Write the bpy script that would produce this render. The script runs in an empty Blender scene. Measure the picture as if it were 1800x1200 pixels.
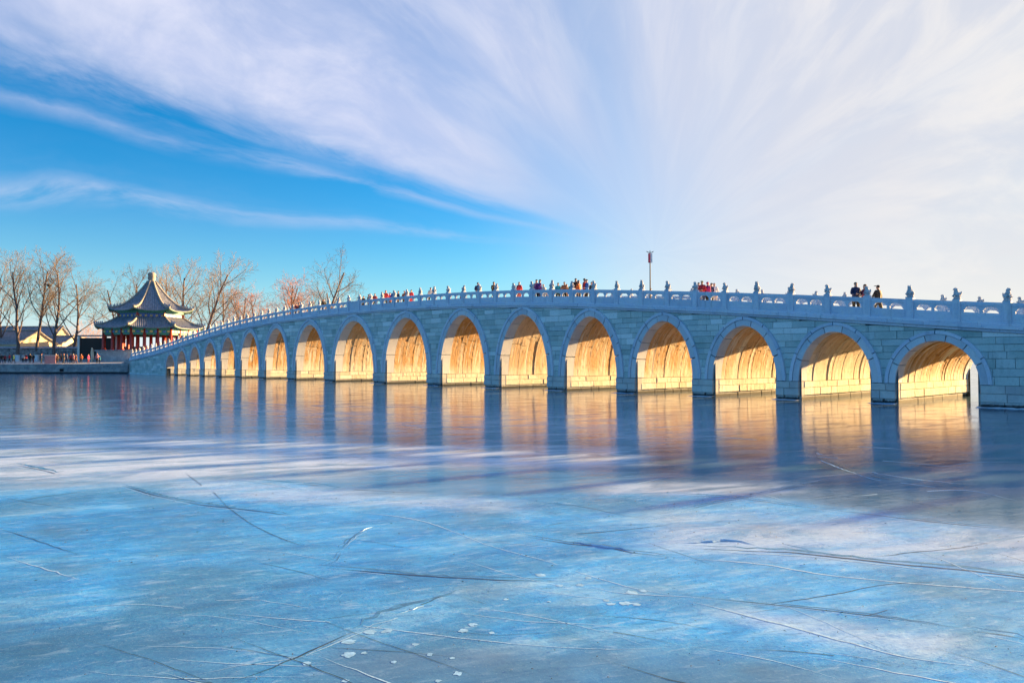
import bpy, bmesh, math, random
import numpy as np
from mathutils import Vector, Matrix
random.seed(7); rng = np.random.default_rng(7)
PI = math.pi; R = math.radians
sc = bpy.context.scene
col = sc.collection

# ------------------------------------------------------------------ camera
CAM = np.array([66.318, -40.166, 2.196]); YAW = 0.813; PIT = 0.027; FPX = 1285.15
cd = bpy.data.cameras.new('camera'); cam = bpy.data.objects.new('camera', cd); col.objects.link(cam)
cd.sensor_width = 36; cd.lens = FPX / 1800 * 36; cd.clip_end = 6000; cd.clip_start = .1
cam.location = CAM; cam.rotation_euler = (PI / 2 + PIT, 0, YAW); sc.camera = cam
RT = np.array([math.cos(YAW), math.sin(YAW), 0.]); FWH = np.array([-math.sin(YAW), math.cos(YAW), 0.])
FW = FWH * math.cos(PIT) + np.array([0, 0, math.sin(PIT)]); UP = np.cross(RT, FW)
def ray(px, py): return FW + RT * (px - 900) / FPX - UP * (py - 600) / FPX
def ground(px, py, z=0.):
    d = ray(px, py); t = (z - CAM[2]) / d[2]; return CAM + t * d
def at(px, py, depth): return CAM + ray(px, py) * depth
def project(P):
    d = np.asarray(P, float) - CAM; D = d @ FW
    return 900 + FPX * (d @ RT) / D, 600 - FPX * (d @ UP) / D
def spot(px, depth, z):                       # ground position under a picture column at a given distance
    p = CAM + FWH * depth + RT * ((px - 900) / FPX * depth); return Vector((p[0], p[1], z))

# ------------------------------------------------------------------ sky, sun, exposure
SUN_A, SUN_E = R(11), R(8.6)                  # from the bridge's normal towards its right end; low winter sun
SUN = Vector((math.sin(SUN_A) * math.cos(SUN_E), math.cos(SUN_A) * math.cos(SUN_E), math.sin(SUN_E)))
EXPOSURE = 2.52; SUN_STRENGTH = 4.6; SKY_STRENGTH = 0.15
sc.view_settings.view_transform = 'Standard'; sc.view_settings.look = 'None'
sc.view_settings.exposure = EXPOSURE; sc.view_settings.gamma = 1
sc.render.engine = 'CYCLES'
sl = bpy.data.lights.new('sun', 'SUN'); sl.energy = SUN_STRENGTH; sl.angle = R(.5); sl.color = (1, .62, .26)
so = bpy.data.objects.new('sun', sl); col.objects.link(so)
so.rotation_euler = (-SUN).to_track_quat('-Z', 'Y').to_euler()

class NT:                                     # tiny node-tree helper
    def __init__(s, nt): s.nt = nt
    def n(s, t, **kw):
        nd = s.nt.nodes.new(t)
        for k, v in kw.items():
            if k.startswith('i_'): nd.inputs[int(k[2:]) if k[2:].isdigit() else k[2:]].default_value = v
            else: setattr(nd, k, v)
        return nd
    def l(s, a, b): s.nt.links.new(a, b)
    def put(s, sock, v):
        if isinstance(v, bpy.types.NodeSocket): s.nt.links.new(v, sock)
        else: sock.default_value = v
    def math(s, op, a, b=0., c=None, clamp=False):
        m = s.nt.nodes.new('ShaderNodeMath'); m.operation = op; m.use_clamp = clamp
        s.put(m.inputs[0], a); s.put(m.inputs[1], b)
        if c is not None: s.put(m.inputs[2], c)
        return m.outputs[0]
    def dot(s, a, v):
        m = s.nt.nodes.new('ShaderNodeVectorMath'); m.operation = 'DOT_PRODUCT'; s.put(m.inputs[0], a); m.inputs[1].default_value = v
        return m.outputs['Value']
    def mix(s, f, a, b, mode='MIX'):
        m = s.nt.nodes.new('ShaderNodeMix'); m.data_type = 'RGBA'; m.blend_type = mode
        s.put(m.inputs[0], f); s.put(m.inputs[6], a if isinstance(a, bpy.types.NodeSocket) else (*a, 1)); s.put(m.inputs[7], b if isinstance(b, bpy.types.NodeSocket) else (*b, 1))
        return m.outputs[2]
    def ramp(s, f, stops, interp='LINEAR'):
        r = s.nt.nodes.new('ShaderNodeValToRGB'); cr = r.color_ramp; cr.interpolation = interp
        while len(cr.elements) < len(stops): cr.elements.new(.5)
        for e, (p, c) in zip(cr.elements, stops):
            e.position = p; e.color = (*c, 1) if isinstance(c, tuple) else (c, c, c, 1)
        s.put(r.inputs[0], f); return r.outputs[0]
    def smooth(s, v, a, b):
        m = s.nt.nodes.new('ShaderNodeMapRange'); m.interpolation_type = 'SMOOTHSTEP'
        s.put(m.inputs[0], v); m.inputs[1].default_value = a; m.inputs[2].default_value = b
        return m.outputs[0]
    def noise(s, vec, scale, detail=4, rough=.55, dist=0.):
        m = s.nt.nodes.new('ShaderNodeTexNoise'); s.put(m.inputs['Vector'], vec)
        m.inputs['Scale'].default_value = scale; m.inputs['Detail'].default_value = detail
        m.inputs['Roughness'].default_value = rough; m.inputs['Distortion'].default_value = dist
        return m.outputs[0]
    def xyz(s, x, y, z):
        m = s.nt.nodes.new('ShaderNodeCombineXYZ'); s.put(m.inputs[0], x); s.put(m.inputs[1], y); s.put(m.inputs[2], z); return m.outputs[0]

w = bpy.data.worlds.new('World'); sc.world = w; w.use_nodes = True
T = NT(w.node_tree); bg = w.node_tree.nodes['Background']
sky = T.n('ShaderNodeTexSky', sky_type='NISHITA', sun_disc=False, sun_elevation=SUN_E, sun_rotation=SUN_A,
          altitude=50, air_density=1.0, dust_density=.6, ozone_density=3.0)
D = T.n('ShaderNodeTexCoord').outputs['Generated']
hs = T.n('ShaderNodeHueSaturation'); hs.inputs['Saturation'].default_value = 1.65; hs.inputs['Hue'].default_value = .485
T.l(sky.outputs[0], hs.inputs['Color'])
clear = T.mix(1, hs.outputs[0], (.006, .245, .318), 'MULTIPLY')
# cirrus: streaks that all run along one direction VD and so fan out from where it meets the sky
az = YAW - math.atan(250 / FPX); el = R(8.2)
VD = Vector((-math.sin(az) * math.cos(el), math.cos(az) * math.cos(el), math.sin(el)))
VR = Vector((math.cos(az), math.sin(az), 0)); VN = VR.cross(VD)
a = T.dot(D, VR); b = T.dot(D, VN); v = T.dot(D, VD); dz = T.dot(D, (0, 0, 1)); toSun = T.dot(D, SUN)
th = T.math('ARCTAN2', a, b)
rad = T.math('ARCCOSINE', T.math('MINIMUM', T.math('MAXIMUM', v, -.999), .999))
n1 = T.noise(T.xyz(T.math('MULTIPLY', th, 1.2), T.math('MULTIPLY', rad, 1.1), 3.1), 1.7, 4, .5, .3)
n0 = T.noise(D, 2.6, 5, .55, .5)
thw = T.math('ADD', th, T.math('ADD', T.math('MULTIPLY', T.math('SUBTRACT', n1, .5), .15), T.math('MULTIPLY', T.math('SUBTRACT', n0, .5), .09)))
cov = T.math('ADD', T.math('DIVIDE', thw, PI), .5)
P_ = lambda deg: (deg + 90) / 180
dens = T.ramp(cov, [(0, .0), (P_(-85.2), .03), (P_(-83.2), .50), (P_(-81.8), .05), (P_(-77), .0), (P_(-75.2), .42), (P_(-73.6), .08),
                    (P_(-69), .84), (P_(-60), .93), (P_(-48), .70), (P_(-36), .88), (P_(-27), .80), (P_(-16), .50), (P_(-9), .58), (P_(-1), .86),
                    (P_(12), .95), (P_(22), .80), (P_(32), .95), (P_(57), .95), (P_(61.5), .84), (P_(66), .97), (P_(80), .90), (1, .88)])
fine = T.noise(T.xyz(T.math('MULTIPLY', thw, 3.0), T.math('MULTIPLY', rad, 3.0), 0.), 2.0, 8, .60, .45)
wisp = T.noise(T.xyz(T.math('MULTIPLY', th, 11.), T.math('MULTIPLY', rad, 5.), 5.), 1.5, 5, .6, .6)
big = T.noise(T.xyz(T.math('MULTIPLY', th, 1.6), T.math('MULTIPLY', rad, 2.6), 7.), 1.6, 4, .55, .3)
far = T.smooth(rad, .10, .55)                 # detail melts together where the streaks converge
fa = T.math('MULTIPLY', T.math('SUBTRACT', fine, .5), T.math('MULTIPLY', far, .62))
fa = T.math('ADD', fa, T.math('MULTIPLY', T.math('SUBTRACT', wisp, .5), T.math('MULTIPLY', far, .26)))
below = T.math('SUBTRACT', 1, T.smooth(b, -.02, .08))
dens = T.math('MULTIPLY', dens, T.math('SUBTRACT', 1, T.math('MULTIPLY', below, T.math('SUBTRACT', 1, T.smooth(a, -.05, .16)))))
brk = T.smooth(T.noise(T.xyz(T.math('MULTIPLY', thw, 7.), T.math('MULTIPLY', rad, 3.4), 2.), 1.3, 7, .62, .5), .36, .62)
brk = T.math('MULTIPLY', brk, T.math('ADD', .55, T.math('MULTIPLY', wisp, .9)))
lm = T.math('SUBTRACT', 1, T.smooth(th, -1.27, -1.16))
dens = T.math('MULTIPLY', dens, T.math('SUBTRACT', 1, T.math('MULTIPLY', lm, T.math('SUBTRACT', 1, brk))), clamp=True)
dens = T.math('MULTIPLY', dens, T.math('ADD', .93, fa))
dens = T.math('ADD', dens, T.math('MULTIPLY', T.math('SUBTRACT', big, .5), T.math('ADD', .03, T.math('MULTIPLY', dens, .5))), clamp=True)
dens = T.math('MULTIPLY', dens, T.math('ADD', .1, T.math('MULTIPLY', T.smooth(v, -.15, .75), .9)))   # thins out behind
dens = T.math('MULTIPLY', dens, T.smooth(dz, -.02, .10), clamp=True)
nv_ = T.math('SUBTRACT', 1, T.smooth(rad, .02, .30))
veil = T.math('MULTIPLY', T.smooth(a, -.30, .12), T.math('ADD', .42, T.math('MULTIPLY', n0, .55)))
dens = T.math('ADD', T.math('MULTIPLY', dens, T.math('SUBTRACT', 1, nv_)), T.math('MULTIPLY', nv_, veil), clamp=True)
warm = T.smooth(toSun, .35, .98)
ccol = T.mix(warm, (.68, .76, 1.06), (.86, .87, .94))
ccol = T.mix(T.math('MULTIPLY', T.smooth(fine, .38, .66), T.math('ADD', .15, T.math('MULTIPLY', far, .5))), ccol, T.mix(warm, (.96, .98, 1.15), (1.24, 1.16, 1.05)))
clear = T.mix(T.math('MULTIPLY', T.smooth(toSun, .45, .92), .85), clear, (.80, .86, .95))   # milky glow round the sun
skyc = T.mix(dens, clear, ccol)
hz = T.math('POWER', T.math('SUBTRACT', 1, T.math('MAXIMUM', dz, 0.), clamp=True), 12.5)
skyc = T.mix(T.math('MULTIPLY', hz, 1.2, clamp=True), skyc, T.mix(warm, (1.06, 1.13, 1.22), (1.26, 1.14, 1.01)))
T.l(skyc, bg.inputs[0]); bg.inputs[1].default_value = SKY_STRENGTH

# ------------------------------------------------------------------ mesh helpers
class MB:
    def __init__(s): s.v = []; s.f = []; s.mi = []
    def add(s, vs, fs, mi=0):
        o = len(s.v); s.v += [tuple(map(float, p)) for p in vs]; s.f += [tuple(i + o for i in f) for f in fs]; s.mi += [mi] * len(fs)
    def box(s, x0, x1, y0, y1, z0, z1, mi=0):
        s.add([(x0, y0, z0), (x1, y0, z0), (x1, y1, z0), (x0, y1, z0), (x0, y0, z1), (x1, y0, z1), (x1, y1, z1), (x0, y1, z1)],
              [(0, 3, 2, 1), (4, 5, 6, 7), (0, 1, 5, 4), (1, 2, 6, 5), (2, 3, 7, 6), (3, 0, 4, 7)], mi)
    def prism(s, poly, y0, y1, mi=0):         # polygon in (x,z), anticlockwise seen from -y, extruded along y
        n = len(poly)
        s.add([(x, y0, z) for x, z in poly] + [(x, y1, z) for x, z in poly],
              [tuple(range(n)), tuple(range(2 * n - 1, n - 1, -1))] + [(i, i + n, (i + 1) % n + n, (i + 1) % n) for i in range(n)], mi)
    def strip(s, inner, outer, y0, y1, mi=0): # closed band between two (x,z) lines, extruded along y
        n = len(inner)
        V = [(x, y0, z) for x, z in inner] + [(x, y0, z) for x, z in outer] + [(x, y1, z) for x, z in inner] + [(x, y1, z) for x, z in outer]
        F = []
        for i in range(n - 1):
            F += [(i, n + i, n + i + 1, i + 1), (2 * n + i, 2 * n + i + 1, 3 * n + i + 1, 3 * n + i), (i, i + 1, 2 * n + i + 1, 2 * n + i), (n + i, 3 * n + i, 3 * n + i + 1, n + i + 1)]
        F += [(0, 2 * n, 3 * n, n), (n - 1, 2 * n - 1, 4 * n - 1, 3 * n - 1)]
        s.add(V, F, mi)
    def tube(s, pts, rs, k=6, mi=0, caps=True):
        pts = [Vector(p) for p in pts]; V = []; F = []
        for i, p in enumerate(pts):
            t = (pts[min(i + 1, len(pts) - 1)] - pts[max(i - 1, 0)]).normalized()
            u = t.orthogonal().normalized() if i == 0 else (u - t * u.dot(t)).normalized()
            q = t.cross(u)
            for j in range(k):
                an = 2 * PI * j / k; V.append(p + (u * math.cos(an) + q * math.sin(an)) * rs[i])
        for i in range(len(pts) - 1):
            for j in range(k): F.append((i * k + j, i * k + (j + 1) % k, (i + 1) * k + (j + 1) % k, (i + 1) * k + j))
        if caps: F += [tuple(range(k - 1, -1, -1)), tuple(range((len(pts) - 1) * k, len(pts) * k))]
        s.add(V, F, mi)
    def lathe(s, prof, k=12, c=(0, 0), mi=0):
        V = []; F = []
        for r, z in prof:
            for j in range(k): V.append((c[0] + r * math.cos(2 * PI * j / k), c[1] + r * math.sin(2 * PI * j / k), z))
        for i in range(len(prof) - 1):
            for j in range(k): F.append((i * k + j, i * k + (j + 1) % k, (i + 1) * k + (j + 1) % k, (i + 1) * k + j))
        F += [tuple(range(k - 1, -1, -1)), tuple(range((len(prof) - 1) * k, len(prof) * k))]
        s.add(V, F, mi)
    def ball(s, c, r, sub=2, mi=0, jit=0.):
        bm = bmesh.new(); bmesh.ops.create_icosphere(bm, subdivisions=sub, radius=1)
        V = [(c[0] + p.co.x * r[0] * (1 + random.uniform(-jit, jit)), c[1] + p.co.y * r[1], c[2] + p.co.z * r[2]) for p in bm.verts]
        s.add(V, [tuple(q.index for q in f.verts) for f in bm.faces], mi); bm.free()
    def mesh(s, name, mats, smooth=False):
        me = bpy.data.meshes.new(name); me.from_pydata(s.v, [], s.f)
        for m in (mats if isinstance(mats, (list, tuple)) else [mats]): me.materials.append(m)
        if any(s.mi): me.polygons.foreach_set('material_index', s.mi)
        if smooth: me.polygons.foreach_set('use_smooth', [True] * len(s.f))
        return me
    def build(s, name, mats, parent=None, smooth=False, fix=True):
        me = s.mesh(name, mats, smooth)
        if fix and len(s.f) < 40000:
            bm = bmesh.new(); bm.from_mesh(me); bmesh.ops.recalc_face_normals(bm, faces=bm.faces); bm.to_mesh(me); bm.free()
        return link(name, me, parent)
def link(name, data, parent=None):
    o = bpy.data.objects.new(name, data); col.objects.link(o)
    if parent: o.parent = parent
    return o
def tag(o, label=None, cat=None, group=None, kind=None):
    if label: o['label'] = label
    if cat: o['category'] = cat
    if group: o['group'] = group
    if kind: o['kind'] = kind
    return o
def empty(name, loc=(0, 0, 0), rz=0., label=None, cat=None, group=None):
    o = bpy.data.objects.new(name, None); col.objects.link(o); o.location = loc; o.rotation_euler = (0, 0, rz)
    o.empty_display_size = .2
    return tag(o, label, cat, group)
def hull(mb, pts):                            # convex lump
    bm = bmesh.new()
    for p in pts: bm.verts.new(p)
    bmesh.ops.convex_hull(bm, input=bm.verts); bm.verts.index_update()
    mb.add([q.co[:] for q in bm.verts], [tuple(q.index for q in f.verts) for f in bm.faces]); bm.free()
def chamfer_block(mb, x0, x1, y0, y1, z0, z1, c=.015):   # block whose front (y0) edges are worn
    mb.add([(x0, y1, z0), (x1, y1, z0), (x1, y1, z1), (x0, y1, z1), (x0, y0 + c, z0), (x1, y0 + c, z0), (x1, y0 + c, z1), (x0, y0 + c, z1),
            (x0 + c, y0, z0 + c), (x1 - c, y0, z0 + c), (x1 - c, y0, z1 - c), (x0 + c, y0, z1 - c)],
           [(0, 3, 2, 1), (0, 1, 5, 4), (1, 2, 6, 5), (2, 3, 7, 6), (3, 0, 4, 7), (4, 5, 9, 8), (5, 6, 10, 9), (6, 7, 11, 10), (7, 4, 8, 11), (8, 9, 10, 11)])

# ------------------------------------------------------------------ materials
def new_mat(name):
    m = bpy.data.materials.new(name); m.use_nodes = True; t = NT(m.node_tree); return m, t, m.node_tree.nodes['Principled BSDF']
def rnd_per_piece(t):
    a_ = t.n('ShaderNodeObjectInfo').outputs['Random']; b_ = t.n('ShaderNodeNewGeometry').outputs['Random Per Island']
    return t.math('FRACT', t.math('ADD', a_, b_))
def bump(t, p, h, strength=.4, dist=.02):
    b_ = t.n('ShaderNodeBump'); b_.inputs['Strength'].default_value = strength; b_.inputs['Distance'].default_value = dist
    t.put(b_.inputs['Height'], h); t.l(b_.outputs[0], p.inputs['Normal'])
def pos(t): return t.n('ShaderNodeNewGeometry').outputs['Position']
def stone_mat(name, stops, scale=1.6, rough=.85, dark=(.08, .09, .10), stain=.5, damp=0.):
    m, t, p = new_mat(name); P = pos(t); rp = rnd_per_piece(t)
    c = t.ramp(rp, stops)
    n = t.noise(P, scale, 6, .65); n2 = t.noise(P, scale * 9, 5, .7)
    c = t.mix(t.math('MULTIPLY', t.smooth(n, .40, .66), .6), c, t.mix(.6, c, (.72, .76, .74)))
    c = t.mix(t.math('MULTIPLY', t.smooth(n2, .5, .8), stain), c, t.mix(.65, c, dark))
    mp = t.n('ShaderNodeMapping'); mp.inputs['Scale'].default_value = (2.2, 2.2, .25); t.l(P, mp.inputs[0])
    run = t.noise(mp.outputs[0], 1.0, 5, .6)
    c = t.mix(t.math('MULTIPLY', t.smooth(run, .56, .75), stain * .9), c, t.mix(.5, c, dark))
    if damp:                                  # algae and damp along the old waterline
        z = t.dot(P, (0, 0, 1)); wl = t.math('ADD', z, t.math('MULTIPLY', t.math('SUBTRACT', n2, .5), .25))
        c = t.mix(t.math('SUBTRACT', 1, t.smooth(wl, damp - .1, damp + .05)), c, (.03, .035, .04))
    t.l(c, p.inputs['Base Color']); p.inputs['Roughness'].default_value = rough; p.inputs['Specular IOR Level'].default_value = .25
    bump(t, p, t.math('ADD', n2, t.math('MULTIPLY', n, .6)), .55, .03)
    return m
def plain(name, c, rough=.6, metal=0., var=.25, scale=6., bmp=.2):
    m, t, p = new_mat(name); n = t.noise(pos(t), scale, 5, .6)
    t.l(t.mix(t.smooth(n, .3, .75), tuple(x * (1 - var) for x in c), tuple(min(1, x * (1 + var)) for x in c)), p.inputs['Base Color'])
    p.inputs['Roughness'].default_value = rough; p.inputs['Metallic'].default_value = metal
    if bmp: bump(t, p, n, bmp, .02)
    return m
M = {}
M['ashlar'] = stone_mat('spandrel_ashlar', [(0, (.32, .42, .41)), (.3, (.50, .60, .58)), (.5, (.44, .55, .57)), (.7, (.57, .66, .64)), (.86, (.66, .74, .73)), (1, (.80, .85, .86))], 1.1, .88, (.08, .12, .12), .85)
M['marble'] = stone_mat('pale_marble', [(0, (.50, .57, .70)), (.5, (.58, .65, .78)), (1, (.66, .71, .82))], 1.2, .75, (.12, .14, .18), .6)
M['ring'] = stone_mat('ring_stone', [(0, (.50, .54, .62)), (.5, (.60, .63, .70)), (1, (.70, .72, .77))], 1.2, .78, (.14, .15, .18), .5)
M['base'] = stone_mat('pier_base_stone', [(0, (.42, .44, .46)), (.6, (.52, .53, .53)), (1, (.60, .60, .58))], 1.4, .85, (.10, .10, .11), .5, damp=.2)
M['core'] = stone_mat('joint_mortar', [(0, (.06, .07, .08)), (1, (.09, .10, .11))], 2, .95)
M['lion'] = stone_mat('lion_marble', [(0, (.45, .46, .50)), (1, (.60, .60, .62))], 3, .8, (.10, .11, .13), .5)
M['deck'] = stone_mat('deck_flagstone', [(0, (.33, .33, .34)), (1, (.42, .42, .42))], 1.5, .8)
M['quay'] = stone_mat('quay_stone', [(0, (.24, .24, .27)), (.5, (.32, .31, .33)), (1, (.42, .40, .40))], 1.2, .9, (.06, .06, .08), .5, damp=.30)
M['greywall'] = stone_mat('rubble_wall', [(0, (.13, .13, .15)), (.5, (.20, .19, .21)), (1, (.30, .28, .28))], 2, .9)
M['paving'] = stone_mat('terrace_paving', [(0, (.36, .36, .38)), (1, (.46, .45, .45))], .5, .85)
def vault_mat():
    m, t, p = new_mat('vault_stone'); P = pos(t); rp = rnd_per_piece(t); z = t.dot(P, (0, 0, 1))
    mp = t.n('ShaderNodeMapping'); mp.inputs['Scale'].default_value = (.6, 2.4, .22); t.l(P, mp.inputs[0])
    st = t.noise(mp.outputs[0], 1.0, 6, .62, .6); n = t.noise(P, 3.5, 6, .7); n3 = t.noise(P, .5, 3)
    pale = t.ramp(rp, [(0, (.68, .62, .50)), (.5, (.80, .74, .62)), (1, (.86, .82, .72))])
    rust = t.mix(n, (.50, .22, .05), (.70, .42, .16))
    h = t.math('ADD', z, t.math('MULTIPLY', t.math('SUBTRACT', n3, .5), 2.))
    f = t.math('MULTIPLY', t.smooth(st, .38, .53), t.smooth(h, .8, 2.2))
    f = t.math('MAXIMUM', f, t.math('MULTIPLY', t.smooth(h, 2.6, 5.2), t.smooth(st, .28, .46)))  # extra rust towards the crown colours in warm bounced light, beyond the real stains
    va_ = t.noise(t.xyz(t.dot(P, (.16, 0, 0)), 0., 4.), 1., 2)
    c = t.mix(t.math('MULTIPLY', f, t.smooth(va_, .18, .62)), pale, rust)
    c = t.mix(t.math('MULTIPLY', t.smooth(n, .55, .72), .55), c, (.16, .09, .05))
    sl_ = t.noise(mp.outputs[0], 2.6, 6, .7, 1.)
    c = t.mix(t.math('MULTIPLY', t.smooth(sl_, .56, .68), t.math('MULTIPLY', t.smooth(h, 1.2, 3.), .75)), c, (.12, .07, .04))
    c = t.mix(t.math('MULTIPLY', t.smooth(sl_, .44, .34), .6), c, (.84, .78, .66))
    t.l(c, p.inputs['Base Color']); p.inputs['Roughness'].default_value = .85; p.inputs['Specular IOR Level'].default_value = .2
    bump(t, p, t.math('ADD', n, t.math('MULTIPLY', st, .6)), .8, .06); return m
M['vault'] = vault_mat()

# ------------------------------------------------------------------ the ice
POLY_FAR = [(-200, 870), (0, 858), (150, 850), (330, 838), (520, 840), (640, 868), (850, 866), (1200, 860), (1300, 866), (1500, 892), (1800, 930), (2100, 970)]
POLY_PALE = [(-200, 735), (0, 742), (300, 752), (560, 775), (680, 788), (1000, 800), (1200, 860), (2100, 970)]
def lerp_tab(tab, x): return np.interp(x, [q[0] for q in tab], [q[1] for q in tab])
def ice_mesh():
    gx = np.concatenate([[-2600, -900, -350], np.arange(-160, 20, 6.), np.arange(20, 84, .3), [90, 110, 160, 350, 1200, 2600]])
    gy = np.concatenate([[-1500, -500, -150, -70], np.arange(-46, 1, .3), np.arange(4, 30, 4.), [60, 120, 300, 900, 2600]])
    X, Y = np.meshgrid(gx, gy, indexing='ij'); V = np.stack([X, Y, 0 * X], -1).reshape(-1, 3)
    nx, ny = len(gx), len(gy)
    F = [(i * ny + j, (i + 1) * ny + j, (i + 1) * ny + j + 1, i * ny + j + 1) for i in range(nx - 1) for j in range(ny - 1)]
    me = bpy.data.meshes.new('lake_ice'); me.from_pydata(V.tolist(), [], F)
    d = V - CAM; dep = d @ FW; px = 900 + FPX * (d @ RT) / np.maximum(dep, .3); py = 600 - FPX * (d @ UP) / np.maximum(dep, .3)
    sm = lambda t: np.clip(t, 0, 1) ** 2 * (3 - 2 * np.clip(t, 0, 1))
    near = sm((py - lerp_tab(POLY_FAR, px) + 5) / 14); pale = sm((py - lerp_tab(POLY_PALE, px) + 30) / 70)
    fr = np.where(dep < .5, .85, np.maximum(near * .85, pale * .42 * (1 - near)))
    def band(xa, xb, ya, yb, sx, sy):          # soft patch of hoar frost
        return sm((px - xa) / sx + .5) * sm((xb - px) / sx + .5) * sm((py - np.interp(px, [xa, xb], ya)) / sy + .5) * sm((np.interp(px, [xa, xb], yb) - py) / sy + .5)
    hoar = np.maximum.reduce([band(-400, 620, (745, 765), (858, 838), 160, 40) * .8, band(560, 1130, (775, 785), (826, 818), 120, 14) * .75, band(1050, 1400, (850, 846), (868, 868), 80, 10) * .6,
                              band(1150, 2000, (900, 930), (968, 1020), 160, 30) * .45, band(300, 900, (835, 880), (872, 900), 90, 16) * .4, band(1250, 1700, (1062, 1125), (1085, 1172), 60, 14) * .35, band(-200, 1250, (690, 735), (735, 790), 300, 40) * .42])
    slate = np.maximum.reduce([band(560, 1230, (1120, 1150), (1230, 1230), 200, 50), band(1180, 1560, (1146, 1190), (1260, 1260), 60, 16), band(-300, 420, (1075, 1130), (1260, 1260), 260, 90) * .7, band(620, 1260, (842, 826), (868, 858), 120, 16) * .5])
    fr = fr * (1 - .62 * np.where(dep < .5, 0, slate))
    hoar = np.where(dep < .5, 0, hoar); ah = me.attributes.new('hoar', 'FLOAT', 'POINT'); ah.data.foreach_set('value', hoar.astype(np.float32))
    at_ = me.attributes.new('frost', 'FLOAT', 'POINT'); at_.data.foreach_set('value', fr.astype(np.float32))
    return me
m, t, p = new_mat('lake_ice'); P = pos(t)
fr = t.n('ShaderNodeAttribute', attribute_name='frost').outputs['Fac']
mp = t.n('ShaderNodeMapping'); mp.inputs['Rotation'].default_value = (0, 0, -(YAW + R(22))); t.l(P, mp.inputs[0])
mp2 = t.n('ShaderNodeMapping'); mp2.inputs['Scale'].default_value = (.32, 1.25, 1); t.l(mp.outputs[0], mp2.inputs[0])
rip = t.noise(mp2.outputs[0], 2.6, 6, .62, .35); ripl = t.noise(mp2.outputs[0], .55, 5, .6, .5)
spk = t.noise(P, 22, 3, .7); blot = t.noise(P, .33, 4, .55, .4); mid = t.noise(P, 1.5, 5, .62, .3)
f2 = t.math('ADD', fr, t.math('MULTIPLY', t.math('SUBTRACT', mid, .5), t.math('MULTIPLY', t.math('ADD', fr, .12), 1.1)), clamp=True)
clear_c = t.mix(t.smooth(ripl, .3, .7), (.03, .10, .17), (.11, .19, .31))
frost_c = t.ramp(t.math('ADD', t.math('MULTIPLY', ripl, .6), t.math('MULTIPLY', rip, .4)), [(.32, (.010, .15, .46)), (.43, (.022, .30, .80)), (.54, (.055, .43, .95)), (.69, (.36, .70, .99))])
frost_c = t.mix(t.math('MULTIPLY', t.smooth(blot, .42, .66), .7), frost_c, (.05, .20, .36))
c = t.mix(f2, clear_c, frost_c)
mp3 = t.n('ShaderNodeMapping'); mp3.inputs['Scale'].default_value = (.42, 1.2, 1); mp3.inputs['Location'].default_value = (3, 7, 0); t.l(mp.outputs[0], mp3.inputs[0])
rf = t.noise(mp3.outputs[0], 8.5, 5, .68, .5); rg = t.noise(mp3.outputs[0], 1.1, 6, .66, .6)
hoar = t.n('ShaderNodeAttribute', attribute_name='hoar').outputs['Fac']
hf = t.math('MULTIPLY', hoar, t.math('ADD', .35, t.math('MULTIPLY', t.smooth(rg, .34, .60), .95)), clamp=True)
c = t.mix(hf, c, (.60, .74, .93))
gr = t.noise(P, 55, 2, .7); gr2 = t.noise(P, 14, 4, .7)
c = t.mix(t.math('MULTIPLY', t.smooth(gr, .60, .72), t.math('MULTIPLY', f2, .45)), c, (.70, .88, .98))
c = t.mix(t.math('MULTIPLY', t.smooth(gr2, .42, .30), t.math('MULTIPLY', f2, .60)), c, (.02, .14, .30))
c = t.mix(t.math('MULTIPLY', t.smooth(rf, .52, .70), t.math('MULTIPLY', f2, .42)), c, (.50, .74, .95))
c = t.mix(t.math('MULTIPLY', t.smooth(rf, .47, .28), t.math('MULTIPLY', f2, .55)), c, (.015, .12, .32))
t.l(c, p.inputs['Base Color'])
p.inputs['IOR'].default_value = 1.31
t.l(t.math('ADD', t.math('ADD', .05, t.math('MULTIPLY', t.smooth(rg, .4, .65), .13)), t.math('ADD', t.math('MULTIPLY', f2, .20), t.math('MULTIPLY', t.smooth(rip, .5, .8), .06))), p.inputs['Roughness'])
hgt = t.math('ADD', t.math('ADD', t.math('ADD', t.math('MULTIPLY', rf, .32), t.math('MULTIPLY', rip, .8)), t.math('MULTIPLY', ripl, .8)), t.math('MULTIPLY', spk, .10))
bb = t.n('ShaderNodeBump'); bb.inputs['Distance'].default_value = .035; t.put(bb.inputs['Strength'], t.math('ADD', .15, t.math('MULTIPLY', f2, .65)))
t.l(hgt, bb.inputs['Height']); t.l(bb.outputs[0], p.inputs['Normal'])
M['ice'] = m
ice = link('lake_ice', ice_mesh(), None); ice.data.materials.append(M['ice']); tag(ice, 'frozen lake of cracked blue ice spreading before the bridge', 'ice', kind='structure')

# ------------------------------------------------------------------ the bridge
SP = [3.791, 3.961, 4.15, 4.488, 4.881, 5.413, 5.964, 6.78, 7.65]; PW = [1.141, 1.298, 1.435, 1.582, 1.738, 1.81, 1.973, 2.104]
HT = [3.21, 3.807, 4.322, 4.84, 5.418, 5.875, 6.176, 6.302, 6.375]
SP = SP + SP[-2::-1]; HT = HT + HT[-2::-1]; PW = PW + PW[::-1]
WID = 12.6; DZR = .30; ZB = 1.05; XEND = 75.2
AL = []; AR = []; x = -56.332
for i in range(17):
    AL.append(x); x += SP[i]; AR.append(x)
    if i < 16: x += PW[i]
def rail(x): return float(np.interp(abs(x), [0, 5, 10, 16, 23, 29.4, 33.5, 42.1, 48.06, 53.9, 57.9, 63, 68.6, 75, 90], [8.42, 8.41, 8.34, 8.20, 7.92, 7.55, 7.24, 6.48, 5.90, 5.27, 4.87, 4.42, 4.02, 3.58, 3.0]))
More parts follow.
